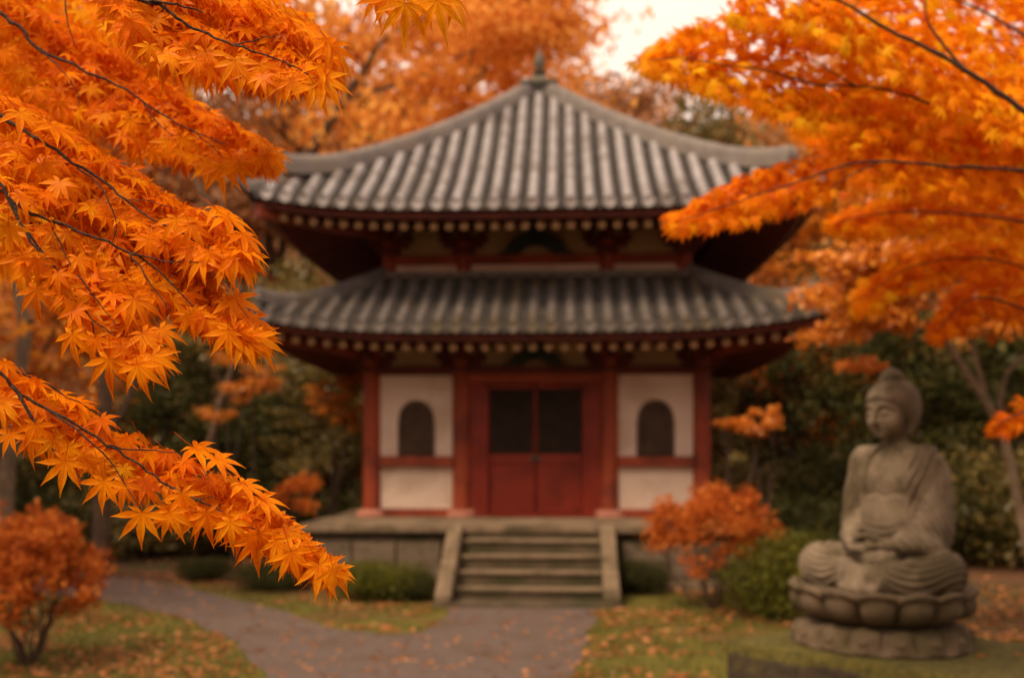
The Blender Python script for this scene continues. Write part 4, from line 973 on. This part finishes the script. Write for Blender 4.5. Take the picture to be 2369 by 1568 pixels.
# B1 top
b1 = [(250,-60,1.88,30,60),(350,10,1.88,90,110),(450,50,1.88,110,110),(560,95,1.88,110,80),(650,120,1.88,100,60),(720,150,1.88,60,30),(755,165,1.88,20,10)]
h1 = hero([(545,140,1.85,88,80,.72),(570,165,1.85,70,58,.7),(648,190,1.84,95,66,.75),(672,185,1.84,65,60,.7),(725,195,1.84,60,84,.78),(745,180,1.85,55,90,.75),(735,150,1.86,40,92,.7),(765,105,1.87,50,80,.7),(755,90,1.87,42,84,.65),(710,60,1.88,38,80,.6),(475,120,1.86,88,82,.7),(600,150,1.85,80,70,.68)])
branch_obj(LT_, [([(180,-70,1.88),(310,-5,1.88),(380,18,1.88),(420,50,1.88),(480,80,1.88),(540,105,1.88),(620,130,1.88),(690,160,1.87),(730,185,1.86)],.0052,.0010),([(340,5,1.88),(410,12,1.87),(470,30,1.87)],.0030,.0010),([(540,105,1.88),(600,90,1.88),(650,80,1.88)],.0016,.0006)],
    [spray(b1,800,.048,rng,.56,.09),h1], 'leaf', TPL, rng, root=[T3,(-1.6,2.2,3.5),(-1.1,2.1,3.3)])
# hanging sprig at the top centre
hs = hero([(900,-8,1.75,80,80,.7),(938,8,1.72,92,92,.85),(868,-4,1.75,80,66,.7),(1010,2,1.74,80,84,.8),(1040,-8,1.76,45,80,.8),(975,0,1.76,65,70,.7),(890,-25,1.78,100,60,.6)])
sp = [(800,-90,1.8,20,25),(900,-70,1.78,20,20),(1010,-60,1.76,15,12)]
branch_obj(LT_, [([(300,-330,1.9),(560,-230,1.85),(800,-110,1.8),(900,-60,1.77),(1020,-40,1.75)],.0045,.0010),([(860,-80,1.77),(920,-30,1.74)],.0014,.0007)], [spray(sp,60,S1,rng,.6,.05),hs], 'leaf', TPL, rng, root=[T3,(-1.5,2.1,3.7)])
# softer leaf layers further back on the same tree
for (axis,n,rt,ln) in (([(-60,-40,2.95,60,150),(150,60,2.95,120,160),(300,130,2.9,110,130),(420,210,2.9,60,60)],650,T3,.5),([(-60,180,2.6,110,130),(120,330,2.6,110,120),(240,420,2.6,70,80),(330,500,2.6,40,40)],560,T1,.5),([(-60,520,2.3,120,70),(100,600,2.3,60,50),(220,660,2.3,50,50)],160,T1,.5),([(200,-60,2.6,60,120),(420,-10,2.6,80,90),(600,30,2.6,60,60),(700,60,2.6,40,40)],420,T3,.5)):
    ln_ = [(a[0],a[1],a[2]) for a in axis]
    branch_obj(LT_, [(ln_,.006,.001)], [spray(axis,n,.052,rng,.60,.14)], 'leaf_r', TPL, rng, root=[rt,(-1.8,2.35,rt[2]+.1)])
# ---------------------------------------------------------------- right-hand maple
RT_ = empty('maple_tree', (0,0,0), 0, label='orange maple at the right edge with a soft canopy reaching over the roof corner', cat='tree')
mb = MB(); limb((3.9,4.9,-.1),(3.5,4.9,2.4),.17,.12,mb,r_,8,.02); limb((3.5,4.9,2.4),(3.3,4.8,4.6),.12,.07,mb,r_,6,.03); mb.build('trunk', M['bark'], RT_, smooth=True)
U0=(3.5,4.9,2.5);U1=(3.45,4.88,3.2);U2=(3.38,4.84,3.9);U3=(3.3,4.8,4.5)
def rb(axis, n, size, tone, root, extra=(), mtl='leaf_r', r=(.0085,.0014), label=None, tsp=.24):
    ln_ = [(a[0],a[1],a[2]) for a in axis]
    branch_obj(RT_, [(ln_,*r)]+[(list(e),r[0]*.5,r[1]*.7) for e in extra], [spray(axis,n,size,rng,tone,.16,.35,.8,tsp)], mtl, TPS, rng, root=root, label=label)
rb([(2430,298,4.3,60,90),(2300,288,4.3,110,110),(2200,262,4.3,130,110),(2080,215,4.2,130,110),(1980,200,4.2,130,110),(1880,195,4.1,130,100),(1780,165,4.1,120,90),(1680,150,4.0,110,75),(1580,135,4.0,60,50),(1500,140,4.0,20,15)],2000,.054,.72,[U2],[[(1980,200,4.2),(1900,150,4.2),(1820,110,4.2)]])
rb([(2430,300,3.9,60,60),(2330,230,3.9,100,100),(2230,160,3.9,110,110),(2120,100,3.9,110,110),(2030,55,3.9,100,100),(1900,-20,3.9,60,100),(1780,-30,3.9,40,90),(1690,-35,3.9,20,75)],1100,.052,.62,[U3],[[(2230,160,3.9),(2150,60,3.9),(2140,-20,3.9)]],r=(.014,.0025))
rb([(2430,120,4.6,60,90),(2290,35,4.6,90,110),(2180,-10,4.6,70,110),(1950,-60,4.6,30,130),(1850,-80,4.6,20,110)],1300,.054,.66,[U3])
rb([(2430,398,4.0,80,70),(2280,388,4.0,90,70),(2140,382,4.0,80,70),(2040,372,4.0,60,60),(1950,385,4.0,50,60),(1850,420,4.0,55,60),(1740,455,3.9,60,55),(1640,490,3.9,40,35),(1560,515,3.9,15,15)],900,.050,.34,[U1],[[(2040,372,4.0),(1960,410,4.0),(1880,470,4.0)]])
rb([(2430,520,5.2,60,60),(2280,500,5.2,60,50),(2120,490,5.1,50,45),(2000,500,5.1,35,40),(1930,520,5.0,15,15)],560,.060,.50,[U1])
rb([(2430,330,5.4,120,120),(2250,330,5.4,140,130),(2080,330,5.4,130,100),(1950,300,5.4,80,60),(1850,260,5.4,60,50)],1500,.062,.55,[U2])
rb([(2430,740,4.9,90,30),(2330,700,4.9,80,40),(2250,690,4.9,60,50),(2190,740,4.9,25,35),(2165,775,4.9,8,10)],380,.052,.08,[U0],mtl='leaf_r',label='branch of redder leaves above the statue')
rb([(2430,940,4.4,35,20),(2350,960,4.4,28,22),(2295,990,4.4,8,8)],90,.050,.05,[U0],mtl='leaf_r',label='small branch of orange-red leaves right of the statue head')
rb([(2430,640,5.8,70,60),(2300,600,5.8,60,60),(2180,600,5.8,60,50),(2080,630,5.8,50,45),(1990,700,5.8,25,30)],560,.066,.45,[U1],[[(2369,700,5.6),(2290,665,5.6),(2240,620,5.6)]])
# second, more distant maple on the right with pale forked trunk
PT = empty('maple_tree', (0,0,0), 0, label='maple with a pale slender forked trunk right of the statue, carrying orange leaf layers', cat='tree')
mb = MB(); A = lambda x,y,Y=9.6: at(x,y,Y)
def ch(pts,r0,r1):
    P_=[A(*p) if not isinstance(p,Vector) else p for p in pts]; mb.tube(P_,[r0+(r1-r0)*i/(len(P_)-1) for i in range(len(P_))],8)
ch([Vector((5.25,9.8,-.1)),(2412,1400),(2375,1250),(2345,1110),(2325,1020)],.058,.045)
ch([(2325,1020),(2285,935),(2235,860),(2195,795),(2150,700),(2080,640)],.045,.018); ch([(2285,935),(2268,870),(2250,800),(2240,740),(2250,640)],.032,.012); ch([(2325,1020),(2312,930),(2330,860),(2380,815),(2450,760)],.032,.014)
ch([(2150,700),(2000,640),(1850,650)],.03,.012)
ch([(2240,740),(2190,560),(2100,430)],.03,.012)
pads=[(*at(px,py,Y),a,b,c) for px,py,Y,a,b,c in ((2060,600,9.8,.75,.7,.22),(2200,560,9.6,.8,.7,.25),(2020,720,9.4,.5,.5,.14),(1930,770,9.8,.45,.5,.12),(1990,850,10.3,.30,.4,.09),(2300,700,9.2,.6,.6,.2),(2120,670,9.2,.6,.5,.13),(2330,480,9.4,.8,.7,.3),(2100,450,9.8,.8,.7,.2),(1990,600,9.3,.6,.5,.13),(2400,600,9.5,.8,.7,.3))]
mb.build('trunk', M['bark_pale'], PT, smooth=True); link('crown', crown('crown',burst(pads,9,3),10000,.085,M['leaf_amber'],31,tpl=[RT],up=.8), PT)
# small orange sprays right of the temple
for (lab,ps,mt,tr) in (('small orange maple sapling between the temple and the statue',[(1750,980,14,.35,.3,.13),(1790,960,14.2,.25,.25,.1),(1745,1000,14,.15,.2,.05)],'leaf_amber',(1760,14.1)),
    ('olive yellow sapling close to the right end pillar of the temple',[(1672,945,15.6,.16,.2,.12),(1690,905,15.8,.13,.2,.1),(1700,1060,15.6,.16,.2,.10)],'leaf_olive',(1700,15.7)),
    ('small coral maple left of the temple, low beside the platform',[(670,1130,16.5,.42,.3,.22),(640,1160,16.5,.3,.3,.15),(700,1120,16.6,.22,.2,.12)],'leaf_coral',(672,16.5)),
    ('slim orange maple with a dark stem left of the nearest temple pillar',[(760,930,18.5,.5,.4,.2),(800,960,18.6,.35,.3,.18),(730,900,18.4,.25,.3,.12),(790,880,18.6,.3,.3,.2)],'leaf_amber',(748,18.5)),
    ('orange-brown maple sapling in the gap under the hanging leaves at left',[(560,900,17.5,.5,.4,.2),(600,860,17.5,.4,.3,.15),(500,960,17.6,.4,.3,.15),(540,830,17.7,.4,.3,.12)],'leaf_amber',(545,17.5))):
    e = empty('maple_sapling',(0,0,0),0,label=lab,cat='sapling'); mb = MB(); px,Y = tr; c0 = at(px,HZ,Y); base = Vector((c0.x,Y,-.05))
    for k,p in enumerate(ps): limb(base+Vector((.02*k,0,0)),at(p[0],p[1]-5,p[2]),.035,.01,mb,r_,6,.05)
    mb.build('trunk',M['bark'],e,smooth=True); link('crown',crown('crown',burst([(*at(p[0],p[1],p[2]),*p[3:]) for p in ps],8,int(px)),1500,.07,M[mt],int(px)),e)
# bare pale trunk at the far left, dark thin trunks behind
for (lab,pts,r,mt) in (('pale straight tree trunk at the left edge behind the coral bush',[(10,1240,14),(18,1080,14),(40,900,14),(60,760,14),(20,560,14.2)],.13,'bark_pale'),
    ('dark upright tree trunk left of the platform, behind the lowest maple branch',[(232,1290,16),(238,1150,16),(250,1000,16),(240,850,16)],.16,'bark_mid'),
    ('slanting brown tree trunk in the undergrowth left of the temple',[(455,1230,19),(480,1050,19),(520,900,19),(570,780,19)],.10,'bark_mid')):
    e = empty('bare_tree',(0,0,0),0,label=lab,cat='tree'); P_=[at(*p) for p in pts]; P_=[Vector((P_[0].x,P_[0].y,-.1))]+P_; mb=MB(); mb.tube(P_,[r*(1-.08*i) for i in range(len(P_))],9)
    tr = mb.build('trunk',M[mt],e,smooth=True); mb=MB()
    for k in range(4): a_=P_[-1-k//2]; limb(a_,a_+Vector((r_.uniform(-1,1),r_.uniform(-.5,.5),r_.uniform(.5,1.3))),r*.4,.01,mb,r_,6,.06)
    mb.build('limb',M[mt],e,smooth=True)
# ---------------------------------------------------------------- bushes
def stem_bush(name, loc, pads, n, leaf, mt, lab, seed, nst, spread, zst, cat='bush', up=.5):
    e = empty(name, loc, 0, label=lab, cat=cat); mb = MB(); rr = random.Random(seed)
    for k in range(nst):
        a = 2*PI*k/nst+rr.uniform(-.3,.3); q = rr.uniform(.35,1)*spread; pts = limb((math.cos(a)*.10*rr.random(),math.sin(a)*.10*rr.random(),-.02),(math.cos(a)*q,math.sin(a)*q*.7,zst*rr.uniform(.75,1.1)),rr.uniform(.010,.018),.005,mb,rr,7,.05,-.06)
        for j in (3,5): limb(pts[j],pts[j]+Vector((rr.gauss(0,.12),rr.gauss(0,.12),rr.uniform(.15,.35))),.007,.003,mb,rr,4,.05)
    mb.build('stem',M['bark_mid'],e,smooth=True); link('foliage',crown('foliage',pads,n,leaf,M[mt],seed,up=up,shell=.45,spread=.25),e); return e
rr = random.Random(8)
def dome_pads(r, z0, z1, k, s, fz=.6):
    out=[]
    for i in range(k):
        a = i*2.4; q = math.sqrt((i+.5)/k); out.append((math.cos(a)*q*r, math.sin(a)*q*r, z0+(z1-z0)*math.sqrt(max(0,1-q*q))*rr.uniform(.85,1.1), s*rr.uniform(.8,1.25), s*rr.uniform(.8,1.25), s*fz*rr.uniform(.7,1.2)))
    return out
stem_bush('flowering_bush',(-4.55,9.4,0),burst(dome_pads(.54,.48,1.30,30,.25,.8),6,1,.6),10500,.05,'leaf_coral','coral-orange leafy bush with thin bare stems at the left edge of the lawn',41,16,.6,.9)
stem_bush('flowering_bush',(2.55,12.7,0),burst(dome_pads(.78,.52,1.42,30,.28,.7),6,2,.6),9500,.05,'leaf_coral','orange domed bush on bare stems, right of the stone steps',42,18,.75,1.1)
def topi(px, pyb, pyt, rpx, me, lab, k=1.0, mt='leaf_topiary', hgt=1.0, nm='clipped_shrub'):
    x,y = gnd(px,pyb); r = rpx*1.2/F*y; zt = (H-(pyt-HZ)/F*(y+r))*1.08; return tree_obj(nm, me, (x,y+r*.9,0), px*.1, (r*.9,r*.9,zt/hgt*.93), lab, 'shrub', mt, None, ('stem','foliage'))
DM = [proto_dome(51,1,1,14000,.045), proto_dome(52,1,1,12000,.05)]
topi(1846,1456,1216,150,DM[0],'round clipped green shrub just left of the stone statue')
topi(862,1404,1293,128,DM[1],'low mound-shaped green shrub left of the stone steps')
topi(610,1378,1296,105,DM[0],'dark low shrub under the tip of the hanging maple branch',mt='leaf_dark')
topi(1490,1384,1290,75,DM[1],'low dark shrub against the platform, right of the steps',mt='leaf_dark')
topi(2265,1312,1205,95,DM[1],'rounded green shrub at the right, behind the statue shoulder')
topi(450,1352,1285,70,DM[0],'small dark shrub at the bend of the gravel path',mt='leaf_dark')
topi(960,1398,1320,50,DM[1],'small dark shrub tucked against the left cheek stone of the steps',mt='leaf_dark')
# ---------------------------------------------------------------- ground cover
rg = np.random.default_rng(5); P_=[]
while len(P_) < 26000:
    y = 4.5+10.5*rg.random()**.8; x = rg.uniform(-.56,.56)*y*1.15
    if inside(pathpoly,x,y) or blocked(x,y): continue
    if mn.noise(Vector((x*.9,y*.9,3))) + rg.random()*.5 < .05: continue
    P_.append((x,y,.012))
P_=np.array(P_); k=len(P_); d = rg.normal(size=(k,3))*.35+np.array((0,0,1)); BT=(np.array([(-.09,0,0),(.09,0,0),(.05,.6,.03),(0,1,.09),(-.05,.6,.03)],np.float32),np.array([(0,1,2),(0,2,4),(4,2,3)],np.int32),np.zeros(5,np.float32))
link('grass', batch('grass',P_,d,rg.normal(size=(k,3))+np.array((0,-.4,0)),.035+.03*rg.random(k),rg.random(k),M['blade'],[BT],rg), kind='stuff')
P_=[]
while len(P_) < 6800:
    y = 4.5+14*rg.random()**1.1; x = rg.uniform(-.58,.58)*y
    if blocked(x,y): continue
    on = inside(pathpoly,x,y); dens = mn.noise(Vector((x*.7,y*.7,9)))+.5*mn.noise(Vector((x*2.3,y*2.3,2)))
    if on and rg.random() > .16: continue
    if not on and dens < .0+ .45*(rg.random()-.5): continue
    P_.append((x,y,.02+.025*rg.random()*(0 if on else 1)))
P_=np.array(P_); k=len(P_); d=rg.normal(size=(k,3)); d[:,2]*=.15
link('fallen_leaves', batch('fallen_leaves',P_,d,rg.normal(size=(k,3))*.22+np.array((0,0,1)),.046+.03*rg.random(k),rg.random(k),M['leaf_ground'],TPS,rg), kind='stuff')
# a few leaves lying on the mossy block, one by one
lm = [np_mesh('fallen_leaf', TPS[v][0]*.042, TPS[v][1], M['leaf_coral'], np.full(len(TPS[v][0]),.55), np.zeros(len(TPS[v][0]))) for v in (0,2)]
for k,(px,py,Y,lb) in enumerate(((2135,1532,5.86,'orange fallen leaf on the front of the mossy block, directly below the lotus base'),(2268,1515,5.92,'orange fallen leaf on the mossy block, right of the middle of the lotus base'),(2340,1493,6.0,'orange fallen leaf on the mossy block, nearest its right end'))):
    p = at(px,py,Y); o = link('fallen_leaf', lm[k%2], None, label=lb, cat='leaf', group='leaves on the mossy block'); o.location=(p.x,5.86+.04*k,.80); o.rotation_euler=(0,0,k*2.1)
# raise the exposure so that the open shade reads as in the photograph
sc.view_settings.exposure = 0.36
